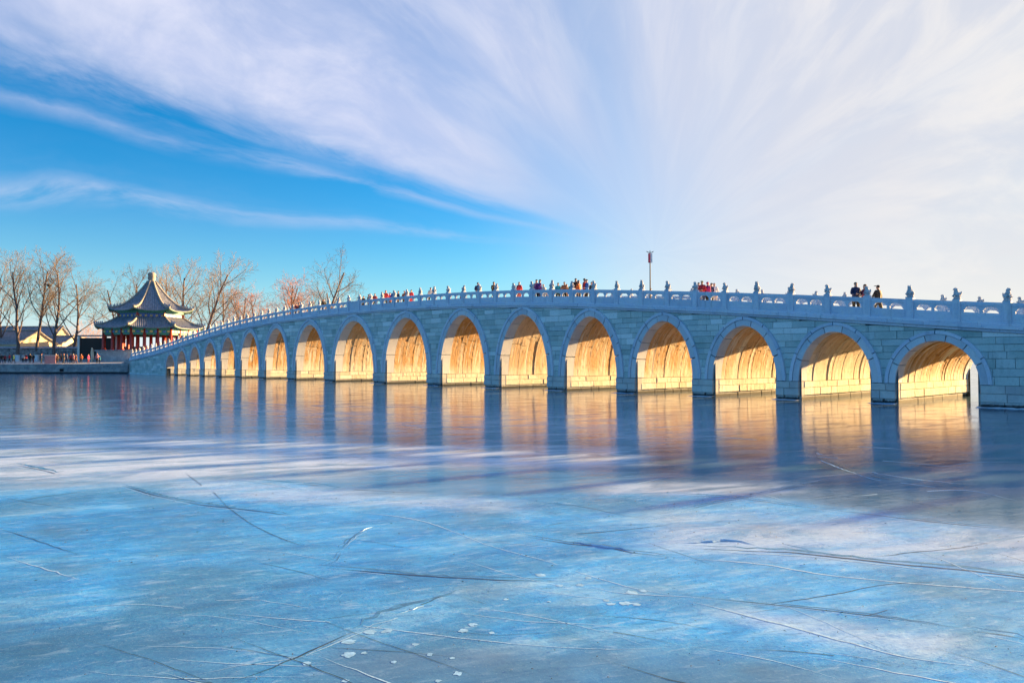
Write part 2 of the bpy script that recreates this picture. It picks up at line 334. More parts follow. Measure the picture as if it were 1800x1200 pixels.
_xs = np.linspace(-90, 90, 721); _rs = np.array([rail(q) for q in _xs]); _k = np.ones(21) / 21
_rs = np.convolve(np.pad(_rs, 10, 'edge'), _k, 'valid')
def rail(x): return float(np.interp(x, _xs, _rs))
def under(x): return rail(x) - 1.40           # underside of the cornice
def curb(x): return rail(x) - .98             # foot of the balustrade
RINGW = [.50 + .18 * min(i, 16 - i) / 8 for i in range(17)]
def arch_pts(i, off=0., n=28, t0=0., t1=1.):  # from the left springing over the crown to the right one
    cx = (AL[i] + AR[i]) / 2; a_ = SP[i] / 2 + off; b_ = HT[i] - ZB + off; out = []
    e = max((b_ * b_ - a_ * a_) / (2 * a_), 0)
    for j in range(n + 1):
        q = PI * (1 - (t0 + (t1 - t0) * j / n)); X = a_ * math.cos(q)
        zc = math.sqrt(max((a_ + e) ** 2 - (abs(X) + e) ** 2, 0)); out.append((cx + X, ZB + .88 * b_ * math.sin(q) + .12 * zc))
    return out
def arch_top(i, x, off):                      # height of the arch line above x, or None
    cx = (AL[i] + AR[i]) / 2; a_ = SP[i] / 2 + off; b_ = HT[i] - ZB + off; X = x - cx
    if abs(X) >= a_: return None
    e = max((b_ * b_ - a_ * a_) / (2 * a_), 0)
    return ZB + .88 * b_ * math.sqrt(1 - (X / a_) ** 2) + .12 * math.sqrt(max((a_ + e) ** 2 - (abs(X) + e) ** 2, 0))
bridge = empty('arch_bridge', (0, 0, 0), 0, 'long pale stone bridge of seventeen arches humping over the frozen lake', 'bridge')

# solid wall behind the facing stones
wb = MB(); YF, YR = .07, WID - .07
def wall_quad(xa, za, xb, zb, n=1):
    for k in range(n):
        u0 = xa + (xb - xa) * k / n; u1 = xa + (xb - xa) * (k + 1) / n; h0 = za + (zb - za) * k / n; h1 = za + (zb - za) * (k + 1) / n
        for y_ in (YF, YR): wb.add([(u0, y_, h0), (u1, y_, h1), (u1, y_, under(u1) + .05 + (DZR if y_ > 1 else 0)), (u0, y_, under(u0) + .05 + (DZR if y_ > 1 else 0))], [(0, 1, 2, 3)])
edges = [-XEND] + [q for i in range(17) for q in (AL[i], AR[i])] + [XEND]
for k in range(0, len(edges), 2): wall_quad(edges[k] - (0 if k == 0 else .12), -.3, edges[k + 1] + (0 if k == len(edges) - 2 else .12) , -.3, 12 if k in (0, 34) else 2)
for i in range(17):
    ap = arch_pts(i, -.02, 28)
    for q in range(28): wall_quad(ap[q][0], ap[q][1] + .12, ap[q + 1][0], ap[q + 1][1] + .12)
for s_ in (-1, 1): wb.add([(s_ * XEND, YF, -.3), (s_ * XEND, YR, -.3), (s_ * XEND, YR, under(XEND)), (s_ * XEND, YF, under(XEND))], [(0, 1, 2, 3)])
wall = wb.build('spandrel_wall', M['core'], bridge, fix=False)

# facing blocks
blocks = []
zc = ZB; courses = []; 
while zc < 7.3:
    h = random.choice([.34, .38, .42, .46]); courses.append((zc, zc + h)); zc += h
courses = [(-.25, .26), (.26, .66), (.66, ZB)] + courses
for ci, (z0, z1) in enumerate(courses):
    xx = -XEND + random.uniform(0, .5)
    xx = -XEND
    while xx < XEND:
        L_ = random.uniform(.7, 1.75); xe = min(xx + L_, XEND)
        if XEND - xe < .4: xe = XEND
        segs = [(xx, xe)]
        if ci < 3:                            # below the springings only the abutments carry this facing
            segs = [s_ for s_ in ((xx, min(xe, AL[0])), (max(xx, AR[16]), xe)) if s_[1] - s_[0] > .15]
        for xa, xb in segs:
            g = .008; N = max(3, int((xb - xa) / .16)); top = []; bot = []
            for k in range(N + 1):
                X = xa + g + (xb - xa - 2 * g) * k / N; zt = min(z1 - g, under(X) - .01); zb_ = z0 + g
                for i in range(17):
                    if ci >= 3 and AL[i] - 1 < X < AR[i] + 1:
                        q = arch_top(i, X, RINGW[i] * .5)
                        if q is not None: zb_ = max(zb_, q)
                top.append((X, zt)); bot.append((X, zb_))
            k = 0
            while k <= N:                     # runs where the stone has height
                if top[k][1] - bot[k][1] < .05: k += 1; continue
                k0 = k
                while k <= N and top[k][1] - bot[k][1] >= .05: k += 1
                if k - 1 > k0: blocks.append((bot[k0:k], top[k0:k], ci))
        xx = xe
def simplify(line):
    out = [line[0]]
    for i in range(1, len(line) - 1):
        a_, b_, c_ = out[-1], line[i], line[i + 1]
        if abs((b_[0] - a_[0]) * (c_[1] - a_[1]) - (b_[1] - a_[1]) * (c_[0] - a_[0])) > .004: out.append(b_)
    return out + [line[-1]]
def block_geo(mb, bot, top, ci):
    poly = simplify(bot) + simplify(top)[::-1]
    y0 = random.uniform(-.012, .022) - (.10 if ci < 3 else 0); c_ = .014
    cx = sum(q[0] for q in poly) / len(poly); cz = sum(q[1] for q in poly) / len(poly); n = len(poly)
    inn = [(q[0] + (c_ if q[0] < cx else -c_), q[1] + (c_ if q[1] < cz else -c_)) for q in poly]
    mb.add([(X, y0, Z) for X, Z in inn] + [(X, y0 + c_, Z) for X, Z in poly] + [(X, .075, Z) for X, Z in poly],
           [tuple(range(n))] + [(i + n, i, (i + 1) % n, (i + 1) % n + n)[::-1] for i in range(n)] + [(i + 2 * n, i + n, (i + 1) % n + n, (i + 1) % n + 2 * n)[::-1] for i in range(n)])
def apparent(bot, top):
    P = [(q[0], 0, q[1]) for q in (bot[0], bot[-1], top[-1], top[0])]
    pr = [project(q) for q in P]
    if not any(-5 < a_[0] < 1805 for a_ in pr): return 0
    xs_ = [a_[0] for a_ in pr]; ys_ = [a_[1] for a_ in pr]; return (max(xs_) - min(xs_)) * (max(ys_) - min(ys_))
blocks.sort(key=lambda b_: -apparent(b_[0], b_[1])); rest = MB()
for k, (bo, to, ci) in enumerate(blocks):
    if k < 300:
        mb = MB(); block_geo(mb, bo, to, ci); mb.build('stone_block', M['ashlar'] if ci >= 3 else M['base'], wall, fix=False)
    else: block_geo(rest, bo, to, ci)
tag(rest.build('stone_facing', M['ashlar'], wall, fix=False), kind='stuff')
rear = MB()
for z0, z1 in courses[3:]:                    # the face turned away, coarser
    pass

# vaults: barrel, ribs, ring stones
restrib = MB()
for i in range(17):
    ap = arch_pts(i, .16, 24); n = len(ap); vb = MB()
    vb.add([(X, .3, Z) for X, Z in ap] + [(X, WID - .3, Z) for X, Z in ap], [(k, k + 1, n + k + 1, n + k) for k in range(n - 1)])
    vault = vb.build('vault', M['core'], bridge, fix=False)
    rw = RINGW[i]; NV = 9 if 2 < i < 14 else 7
    for k in range(NV):                       # ring stones, then the raised band round them
        g = .0016 * 8 / SP[i]
        mb = MB(); o_ = random.uniform(-.012, .012); mb.strip(arch_pts(i, 0, 6, k / NV + g, (k + 1) / NV - g), arch_pts(i, rw * .64, 6, k / NV + g, (k + 1) / NV - g), -.085 + o_, .93)
        mb.build('voussoir', M['ring'], vault)
    for k in range(6):
        g = .0016 * 8 / SP[i]
        mb = MB(); o_ = random.uniform(-.01, .01); mb.strip(arch_pts(i, rw * .67, 7, k / 6 + g, (k + 1) / 6 - g), arch_pts(i, rw * 1.0, 7, k / 6 + g, (k + 1) / 6 - g), -.135 + o_, .5)
        mb.build('hood_stone', M['marble'], vault)
    mb = MB(); mb.strip(arch_pts(i, 0, 24), arch_pts(i, rw, 24), WID - .93, WID + .09); mb.build('rear_ring', M['marble'], vault)
    y_ = .95
    while y_ < WID - 1.0:
        wd = min(random.uniform(.36, .62), WID - .95 - y_); off = random.choice([0, .004, .008, .012, .02]); cut = random.uniform(.17, .27)
        mb = MB() if i >= 5 else restrib
        for a0, a1 in ((0, cut), (cut, 1 - cut), (1 - cut, 1)):
            of = off + random.uniform(0, .012)
            if random.random() < .08: of += .03
            n_ = 12 if a1 - a0 > .4 else 5
            mb.strip(arch_pts(i, of, n_, a0 + .002, a1 - .002), arch_pts(i, .22, n_, a0 + .002, a1 - .002), y_ + .008, y_ + wd - .008)
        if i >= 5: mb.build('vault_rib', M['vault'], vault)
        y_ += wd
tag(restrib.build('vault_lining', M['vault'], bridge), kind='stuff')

# piers and their base courses
restbase = MB()
for i in range(-1, 17):
    xa = AR[i] if i >= 0 else -XEND; xb = AL[i + 1] if i < 16 else XEND
    mb = MB(); ia = .14 if i >= 0 else 0; ib = .14 if i < 16 else 0
    mb.box(xa + ia, xb - ib, .14, WID - .14, -.4, ZB - .015)
    mb.box(xa + ia, xb - ib, WID - .14, WID + .1, -.4, ZB - .01)
    pier = mb.build('pier' if 0 <= i < 16 else 'abutment', M['core'], bridge)
    for ci, (z0, z1, pr) in enumerate([(-.3, .26, -.05), (.26, .68, .0), (.68, ZB, .0)]):
        sides = []
        if i >= 0: sides.append(0)            # the side facing the right end of the bridge is seen
        if 0 <= i < 16:                       # front stones of the pier
            cut = xa + (xb - xa) * random.choice([.35, .5, .62]); parts = [(xa - .03, cut), (cut, xb + .03)]
            for u0, u1 in parts:
                mb = MB(); chamfer_block(mb, u0 + .008 + (.05 if ci == 0 else 0), u1 - .008 - (.05 if ci == 0 else 0), -.15 + random.uniform(-.015, .015) + (.10 if ci == 0 else 0), .62, z0 + .008, z1 - .008, .025)
                mb.build('base_block', M['base'], pier)
        for sd in ((1,) if i < 0 else (-1,) if i == 16 else (-1, 1)):   # -1: the left flank, 1: the right flank
            y_ = .62
            while y_ < WID - .3:
                L_ = random.uniform(.8, 1.9); ye = min(y_ + L_, WID + .1)
                if WID - ye < .5: ye = WID + .1
                jo = random.uniform(-.015, .015) + .03 - (.09 if ci == 0 else 0)
                X0, X1 = ((xa - jo, xa + .3) if sd == -1 else (xb - .3, xb + jo))
                vis = sd == 1 and i >= 3      # these flanks look towards the camera
                q = MB() if vis else restbase
                tmp = MB(); chamfer_block(tmp, y_ + .008, ye - .008, 0, abs(X1 - X0), z0 + .008, z1 - .008, .02)
                V = [((X1 - v_[1]) if sd == 1 else (X0 + v_[1]), v_[0], v_[2]) for v_ in tmp.v]
                q.add(V, tmp.f)
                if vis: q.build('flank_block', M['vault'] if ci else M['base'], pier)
                y_ = ye
tag(restbase.build('base_courses', M['base'], bridge), kind='stuff')

# cornice, kerb course, deck
def run_course(name, zlo, zhi, yo, mat, lmin, lmax):
    for face in (0, 1):
        xx = -XEND
        while xx < XEND - .01:
            xe = min(xx + random.uniform(lmin, lmax), XEND)
            if XEND - xe < .6: xe = XEND
            g = .007; j = random.uniform(-.012, .012); a_, b_ = xx + g, xe - g
            n = 2; c_ = .02; mb = MB()
            y0 = yo + j; y1 = .55
            Q = []
            for X in (a_, b_):
                Q += [(X, y1, zlo(X)), (X, y1, zhi(X)), (X, y0 + c_, zhi(X)), (X, y0, zhi(X) - c_), (X, y0, zlo(X) + c_), (X, y0 + c_, zlo(X))]
            if face: Q = [(v_[0], WID - v_[1], v_[2] + DZR) for v_ in Q]
            mb.add(Q, [(0, 1, 2, 3, 4, 5), (11, 10, 9, 8, 7, 6)] + [(k, k + 6, (k + 1) % 6 + 6, (k + 1) % 6) for k in range(6)])
            mb.build(name, mat, bridge); xx = xe
run_course('cornice_stone', lambda q: under(q), lambda q: under(q) + .13, -.13, M['marble'], 1.6, 2.8)
run_course('string_stone', lambda q: under(q) + .13, lambda q: under(q) + .30, -.24, M['marble'], 1.4, 2.6)
run_course('kerb_stone', lambda q: under(q) + .30, lambda q: curb(q), -.16, M['marble'], 1.2, 2.4)
mb = MB(); N = 100
for k in range(N):
    u0 = -XEND + 2 * XEND * k / N; u1 = -XEND + 2 * XEND * (k + 1) / N
    mb.add([(u0, .4, curb(u0) - .04), (u1, .4, curb(u1) - .04), (u1, WID - .4, curb(u1) - .04 + DZR), (u0, WID - .4, curb(u0) - .04 + DZR)], [(0, 1, 2, 3)])
    mb.add([(u0, .4, curb(u0) - .5), (u1, .4, curb(u1) - .5), (u1, WID - .4, curb(u1) - .5), (u0, WID - .4, curb(u0) - .5)], [(0, 3, 2, 1)])
mb.build('deck', M['deck'], bridge, fix=False)

# balustrade
def lion_mesh(var):
    mb = MB(); r_ = random.Random(var)
    mb.lathe([(.15, 0), (.15, .03), (.115, .055), (.125, .09), (.14, .105), (.14, .125)], 12)
    mb.ball((0, .03, .215), (.125, .14, .115), 2, jit=.06)           # haunches
    mb.ball((0, -.03, .31), (.085, .095, .13), 2, jit=.06)           # chest
    for s_ in (-1, 1):
        mb.tube([(s_ * .055, -.06, .30), (s_ * .065, -.11, .20), (s_ * .065, -.125, .135)], [.038, .03, .034], 6)
        mb.ball((s_ * .105, .03, .185), (.045, .10, .075), 1); mb.ball((s_ * .07, -.14, .14), (.032, .045, .022), 1)
        mb.ball((s_ * .052, -.045, .515), (.016, .014, .024), 1)
    mb.ball((0, -.035, .425), (.078, .080, .085), 2, jit=.10)        # mane
    mb.ball((0, -.075, .455), (.054, .058, .058), 2); mb.ball((0, -.122, .435), (.032, .030, .026), 1)
    mb.ball((0, .15, .27), (.028, .035, .09), 1)
    if var % 2: mb.ball((.10, -.10, .185), (.045, .05, .06), 1); mb.ball((.105, -.13, .245), (.032, .034, .032), 1)   # a cub
    else: mb.ball((-.075, -.14, .16), (.045, .045, .045), 1)
    if var > 1: mb.ball((-.10, .0, .30), (.035, .05, .05), 1)
    return mb.mesh('lion', M['lion'], True)
LIONS = [lion_mesh(k) for k in range(4)]
mb = MB(); mb.box(-.16, .16, -.15, .15, -.20, 1.00); mb.box(-.175, .175, -.165, .165, 1.0, 1.045); mb.box(-.15, .15, -.14, .14, 1.045, 1.075)
for s_ in (-1, 1): mb.box(-.10, .10, s_ * .1525 - .004, s_ * .1525 + .004, .12, .88)
POST = mb.mesh('balustrade_post', M['marble'])
SPC = 2.09; xs = [1.045 + SPC * k for k in range(36)]; PX = sorted([-q for q in xs if q < XEND - .1] + [q for q in xs if q < XEND - .1])
YB = (.03, WID - .03)
for y_ in YB:
    for x_ in PX:
        po = link('balustrade_post', POST, bridge); po.location = (x_, y_, curb(x_) + (DZR if y_ > 1 else 0)); po.rotation_euler = (random.uniform(-.008, .008), random.uniform(-.008, .008), 0)
        li = link('lion', random.choice(LIONS), po); li.location = (0, 0, 1.07)
        li.rotation_euler = (0, 0, (random.choice([-PI / 2, PI / 2, -PI / 2, 0]) if y_ < 1 else random.choice([-PI / 2, PI / 2, PI])) + random.uniform(-.3, .3)); sc_ = random.uniform(.92, 1.08); li.scale = (sc_ * 1.22, sc_ * 1.15, sc_ * random.uniform(1.0, 1.14))
def panel(xa, xb, y_, solid=False):
    mb = MB(); xm = (xa + xb) / 2; L_ = xb - xa; sl = lambda X: curb(X) + (DZR if y_ > 1 else 0)
    def sprism(poly, y0, y1):
        mb.prism([(xm + u, sl(xm + u) + v_) for u, v_ in poly], y_ + y0, y_ + y1)
    h = L_ / 2
    def rect(u0, u1, z0, z1, y0, y1): sprism([(u0, z0), (u1, z0), (u1, z1), (u0, z1)], y0, y1)
    if solid:
        rect(-h, h, -.05, .80, -.06, .06)
        for k in range(6): rect(-h * .72 + k * h * .26, -h * .72 + k * h * .26 + h * .12, .18, .62, -.075, -.055)
    else:
        rect(-h, h, -.05, .46, -.06, .06)
        rect(-h * .88, h * .88, .06, .38, -.075, -.055)
        # legs and the cloud-headed bracket between the two openings
        sprism([(-h, .46), (-h * .83, .46), (-h * .79, .52), (-h * .83, .57), (-h * .76, .62), (-h * .70, .70), (-h * .62, .74), (-h, .74)], -.055, .055)
        sprism([(h, .46), (h, .74), (h * .62, .74), (h * .70, .70), (h * .76, .62), (h * .83, .57), (h * .79, .52), (h * .83, .46)], -.055, .055)
        sprism([(-h * .06, .46), (h * .06, .46), (h * .11, .52), (h * .06, .57), (h * .13, .63), (h * .18, .70), (h * .27, .74), (-h * .27, .74), (-h * .18, .70), (-h * .13, .63), (-h * .06, .57), (-h * .11, .52)], -.055, .055)
        rect(-h, h, .74, .80, -.06, .06)
    rect(-h, h, .80, .92, -.085, .085); rect(-h, h, .92, .98, -.065, .065)
    return mb.build('balustrade_panel', M['marble'], bridge, fix=False)
for y_ in YB:
    for xa, xb in zip(PX[:-1], PX[1:]): panel(xa + .15, xb - .15, y_, abs(xa + xb) < .2)
# tapering scroll stone at each end of the parapets, and the drain pipes and stains on the wall
for y_ in YB:
    for s_ in (-1, 1):
        x0 = s_ * (PX[-1] + .13); mb = MB(); z0 = curb(x0) + (DZR if y_ > 1 else 0)
        pts = [(0, -.2), (1.3, -.45), (1.3, -.1), (1.15, .05), (.95, .05), (.85, .2), (.6, .3), (.5, .5), (.2, .62), (0, .85)]
        mb.prism([(x0 + s_ * u, z0 + v_) for u, v_ in pts], y_ - .09, y_ + .09); mb.build('scroll_stone', M['marble'], bridge)
# ------------------------------------------------------------------ cracks, bubbles and litter on the ice
m, t, p = new_mat('crack_dark'); p.inputs['Base Color'].default_value = (.012, .03, .05, 1); p.inputs['Roughness'].default_value = .35; M['crack'] = m  # one even dark tone for the crack ribbons
M['rime'] = plain('rime', (.62, .74, .84), .7, var=.12, scale=30)
M['bubble'] = plain('trapped_air', (.28, .55, .80), .5, var=.25, scale=12)
M['deep'] = plain('deep_fracture', (.05, .22, .42), .25, var=.4, scale=9)
M['seam'] = plain('healed_seam', (.36, .62, .85), .5, var=.15, scale=20)
def catmull(pts, step):
    P = [np.array(q[:2]) for q in pts]; P = [2 * P[0] - P[1]] + P + [2 * P[-1] - P[-2]]; out = []
    for k in range(1, len(P) - 2):
        n = max(2, int(np.linalg.norm(P[k + 1] - P[k]) / step))
        for j in range(n):
            u = j / n; a_, b_, c_, d_ = P[k - 1:k + 3]
            out.append(.5 * (2 * b_ + (c_ - a_) * u + (2 * a_ - 5 * b_ + 4 * c_ - d_) * u * u + (3 * b_ - a_ - 3 * c_ + d_) * u ** 3))
    out.append(P[-2]); return out
def ribbon(name, pix, w0, mat, lift, gaps=0., jag=.3, step=.10, ridge=0.):
    line = catmull([ground(*q) for q in pix], step); n = len(line); mb = MB(); V = []; F = []
    ph = random.random() * 9; ok = []
    for k, q in enumerate(line):
        tn = line[min(k + 1, n - 1)] - line[max(k - 1, 0)]; tn = tn / (np.linalg.norm(tn) + 1e-9); nm = np.array([-tn[1], tn[0]])
        dist = np.linalg.norm(q - CAM[:2])
        e_ = min(1, k / 6, (n - 1 - k) / 6)
        wv_ = (.5 + .5 * math.sin(k * .23 + ph) * math.sin(k * .071 + 2 * ph)) * .8 + .35 + random.uniform(-.15, .15)
        wd = w0 * max(e_, .05) * wv_ * (.6 + dist / 16)
        q = q + nm * (random.uniform(-1, 1) * jag * w0 + .35 * w0 * math.sin(k * .4 + ph))
        ok.append(math.sin(k * .11 + ph * 3) + math.sin(k * .37 + ph) * .6 > gaps * 3 - 1.6)
        V += [(q[0] - nm[0] * wd / 2, q[1] - nm[1] * wd / 2, lift), (q[0], q[1], lift + ridge * e_ * wv_), (q[0] + nm[0] * wd / 2, q[1] + nm[1] * wd / 2, lift)]
    for k in range(n - 1):
        if ok[k] and ok[k + 1]: F += [(3 * k, 3 * k + 3, 3 * k + 4, 3 * k + 1), (3 * k + 1, 3 * k + 4, 3 * k + 5, 3 * k + 2)]
    if F: mb.add(V, F); o = mb.build(name, mat, ice, fix=False); return o
DARK = [([(0, 886), (80, 872), (160, 863)], .020, .2), ([(215, 853), (265, 868), (300, 876), (350, 886), (400, 892), (470, 900), (530, 910)], .019, .12),
        ([(325, 830), (355, 853), (375, 865), (395, 885), (402, 893), (450, 925), (500, 948), (545, 962)], .010, .2),
        ([(562, 997), (600, 1000), (640, 1003), (700, 1008), (780, 1014), (850, 1018), (900, 1020), (1000, 1020)], .022, .15),
        ([(562, 997), (590, 985), (598, 970)], .02, 0), ([(598, 966), (630, 937), (660, 926)], .02, .1),
        ([(910, 940), (1000, 955), (1060, 960), (1110, 971), (1200, 980)], .02, .15),
        ([(1200, 963), (1260, 965), (1350, 970), (1400, 972), (1500, 982), (1600, 993), (1700, 1003), (1800, 1014), (1900, 1025)], .034, .05),
        ([(1375, 959), (1400, 966), (1425, 972)], .025, 0), ([(1200, 1046), (1300, 1056), (1400, 1066), (1500, 1078), (1600, 1091), (1690, 1105)], .014, .1),
        ([(1710, 1108), (1760, 1116), (1820, 1128)], .05, 0), ([(1300, 1140), (1400, 1145), (1500, 1155), (1600, 1162), (1700, 1172)], .012, .2),
        ([(400, 1202), (480, 1172), (560, 1135), (620, 1110)], .035, .25), ([(620, 1110), (680, 1085), (740, 1062), (800, 1042)], .045, .22),
        ([(805, 1046), (850, 1060), (960, 1085), (1050, 1105), (1130, 1120), (1200, 1135)], .012, .32),
        ([(1180, 869), (1300, 876), (1400, 889), (1500, 900), (1650, 918), (1800, 932)], .016, .1), ([(1200, 898), (1250, 885), (1300, 876), (1400, 855), (1460, 843)], .014, .1),
        ([(30, 818), (55, 822), (110, 835)], .022, .1), ([(430, 844), (560, 853), (600, 859), (780, 868)], .016, .25), ([(860, 930), (1000, 938), (1150, 925), (1200, 915)], .012, .4),
        ([(690, 1006), (760, 1030), (800, 1042)], .012, .3), ([(1430, 800), (1520, 833), (1600, 846), (1700, 858)], .04, .35),
        ([(1490, 1090), (1560, 1072), (1620, 1050)], .008, .4), ([(1290, 1080), (1420, 1062)], .008, .3)]
for pts, wd, gp in DARK:
    ribbon('crack', pts, wd, M['crack'], .0025, gp)
    if wd > .013: ribbon('crack_lit_lip', [(q[0] + 1, q[1] + 1.2 + wd * 90) for q in pts], wd * .6, M['seam'], .0019, gp + .15, .9); ribbon('crack_depth', [(q[0] - 2, q[1] - 1.5 - wd * 120) for q in pts], wd * 2.2, M['deep'], .0012, gp + .1, .5)  # pale offset ribbon colours a sunlit lip beside each wider crack
PALE = [([(600, 898), (680, 905), (740, 915), (800, 935), (870, 962), (960, 985), (1000, 1000), (1100, 1030), (1200, 1048)], .022, .05),
        ([(1190, 980), (1330, 990), (1450, 1010), (1600, 1024), (1800, 1040), (1900, 1048)], .035, .05), ([(1210, 1056), (1300, 1078), (1400, 1103), (1500, 1130), (1600, 1156), (1760, 1178)], .045, .0),
        ([(1200, 1133), (1330, 1155), (1430, 1180), (1500, 1202)], .02, .05), ([(400, 1078), (500, 1087), (600, 1094), (680, 1105), (800, 1120), (900, 1130), (1000, 1138), (1100, 1141), (1200, 1137)], .020, .05),
        ([(470, 1178), (560, 1143), (640, 1110), (700, 1088)], .030, .3), ([(100, 1070), (250, 1062), (400, 1078)], .012, .2), ([(1010, 1020), (1080, 1040), (1200, 1048), (1260, 1052)], .02, .1),
        ([(1500, 872), (1580, 866), (1700, 862), (1790, 880)], .05, .2), ([(800, 980), (900, 1010), (990, 1030), (1080, 1040)], .012, .3), ([(560, 870), (700, 880), (860, 885)], .02, .3),
        ([(1350, 800), (1500, 806), (1700, 822)], .05, .35), ([(1230, 765), (1400, 778), (1600, 790)], .06, .45), ([(640, 742), (760, 750), (900, 748)], .07, .4), ([(330, 700), (520, 712), (800, 716)], .08, .3),
        ([(480, 730), (600, 738), (760, 737)], .06, .35)]
for pts, wd, gp in PALE: ribbon('frozen_seam', pts, wd * .75, M['seam'], .002, gp)
for pts, wd in [([(1000, 953), (1050, 957), (1090, 964), (1120, 970)], .06), ([(634, 935), (645, 929), (658, 925)], .018), ([(690, 1083), (715, 1073), (768, 1060)], .04), ([(1195, 955), (1280, 950), (1330, 958)], .05)]:
    ribbon('ice_ridge', pts, wd, M['seam'], .003, 0, .5, .06, .015)
# finer crazing that joins the large cracks, in plates that drift one way
hr_ = random.Random(31)
for k in range(64):
    x0 = hr_.uniform(-50, 1750); y0 = 815 + 380 * hr_.random() ** 1.15; sl0 = hr_.choice([.12, .16, .2, -.10, .08, .10, .30]) * hr_.uniform(.6, 1.3); n_ = hr_.randint(3, 6); pts = [(x0, y0)]
    for j in range(n_):
        sl0 += hr_.gauss(0, .07); st_ = hr_.uniform(30, 75) * (.5 + (y0 - 780) / 380); x0 += st_; y0 += st_ * sl0; pts.append((x0, max(y0, 800)))
    if hr_.random() < .55: ribbon('hairline_crack', pts, hr_.uniform(.005, .011), M['crack'], .0022, hr_.uniform(0, .4), .8)
    else: ribbon('hairline_seam', pts, hr_.uniform(.007, .018), M['seam'], .0017, hr_.uniform(0, .4), .8)
BUB = [(680, 1108, 11), (650, 1110, 12), (830, 1097, 9), (815, 1108, 11), (890, 1053, 6), (985, 1029, 7), (614, 1127, 13), (612, 1150, 13), (805, 1183, 9), (755, 1150, 6), (691, 1163, 6), (607, 1196, 8), (1100, 1060, 12), (1120, 1062, 9),
       (1075, 1061, 8), (1035, 1015, 7), (950, 1010, 10), (1020, 1028, 9), (1110, 1041, 12), (1130, 1038, 8), (770, 1196, 7), (640, 1147, 6), (540, 1165, 9), (865, 1112, 6), (1065, 1055, 6), (965, 1057, 4), (730, 1132, 7), (795, 1156, 5)]
for px_, py_, r_ in BUB:
    c_ = ground(px_, py_); dep = (c_ - CAM) @ FW; rr = r_ / FPX * dep; n = 14; mb = MB()
    V = [(c_[0], c_[1], .0016)]; 
    for k in range(n):
        q = rr * random.uniform(.6, 1.15); V.append((c_[0] + q * math.cos(2 * PI * k / n), c_[1] + q * math.sin(2 * PI * k / n), .0015))
    mb.add(V, [(0, 1 + k, 1 + (k + 1) % n) for k in range(n)]); mb.build('frozen_bubble', M['bubble'], ice, True, False)
mb = MB()
for k in range(420):
    px_ = random.uniform(0, 1800); py_ = 865 + 330 * random.random() ** 1.3
    c_ = ground(px_, py_); dep = (c_ - CAM) @ FW; rr = random.uniform(.6, 2.1) / FPX * dep; an = random.uniform(0, 6.3)
    d_ = np.array([math.cos(an), math.sin(an), 0]); e_ = np.array([-d_[1], d_[0], 0]) * random.uniform(.3, .6)
    mb.add([c_ + d_ * rr * 1.6 + [0, 0, .006], c_ + e_ * rr + [0, 0, .012], c_ - d_ * rr * 1.4 + [0, 0, .005], c_ - e_ * rr + [0, 0, .009]], [(0, 1, 2, 3)])
M['litter'] = plain('leaf_litter', (.05, .035, .03), .9)
o = mb.build('leaf_litter', M['litter'], None, fix=False); tag(o, 'dark specks of leaf litter frozen onto the near ice', 'litter', kind='stuff')

for i in range(-1, 17):
    xa = (AR[i] if i >= 0 else -XEND) - .12; xb = (AL[i + 1] if i < 16 else XEND) + .12; mb = MB(); n_ = max(6, int((xb - xa) / .22)); V = []; F = []
    for k in range(n_ + 1):
        X = xa + (xb - xa) * k / n_; V += [(X, -.02, .03 + random.uniform(0, .03)), (X, -.24 - random.uniform(0, .16), .015 + random.uniform(0, .02)), (X, -.36 - random.uniform(0, .25), .0035)]
    for k in range(n_): F += [(3 * k, 3 * k + 1, 3 * k + 4, 3 * k + 3), (3 * k + 1, 3 * k + 2, 3 * k + 5, 3 * k + 4)]
    mb.add(V, F); mb.build('ice_collar', M['rime'] if i % 3 else M['seam'], ice, False, False)
# ------------------------------------------------------------------ island shore behind the left end of the bridge
# local frame: s runs along the quay from the bridge end towards the left, b runs inland
S0 = np.array([-75.2, -0.02]); SD = -RT[:2]; BD = FWH[:2]
def isl(s_, b_, z=0.): q = S0 + SD * s_ + BD * b_; return (q[0], q[1], z)
def gz(b_): return 1.70 + .62 * min(max(b_ / 22, 0), 1)
mb = MB(); ss = [-70, -55, -40, -25, -12, -2, 0, 4, 8, 14, 20, 30, 60, 140]; bs = [0, 5, 10, 16, 22, 30, 60, 140, 300]
V = []; 
for s_ in ss:
    for b_ in bs:
        bb_ = b_ + (max(0, -s_ - 2) * .9 if b_ < 60 else 0)
        V.append(isl(s_, bb_, gz(bb_)))
nb = len(bs); F = [(i * nb + j, i * nb + j + 1, (i + 1) * nb + j + 1, (i + 1) * nb + j) for i in range(len(ss) - 1) for j in range(nb - 1)]
mb.add(V, F)
for i in range(len(ss) - 1):
    a_, b_ = V[i * nb], V[(i + 1) * nb]; mb.add([a_, b_, (b_[0], b_[1], -.5), (a_[0], a_[1], -.5)], [(0, 1, 2, 3)])
isle = mb.build('island_ground', M['paving'], None, fix=False); tag(isle, kind='structure')
quay = empty('quay_wall', isl(0, -.2), YAW + PI, 'low grey stone quay wall edging the island terrace', 'quay wall')   # local x runs along the quay, local -y faces inland
mb = MB(); mb.box(.2, 75, -.25, .05, -.4, 1.55); mb.build('wall_core', M['core'], quay)
rb = MB(); cnt = 0
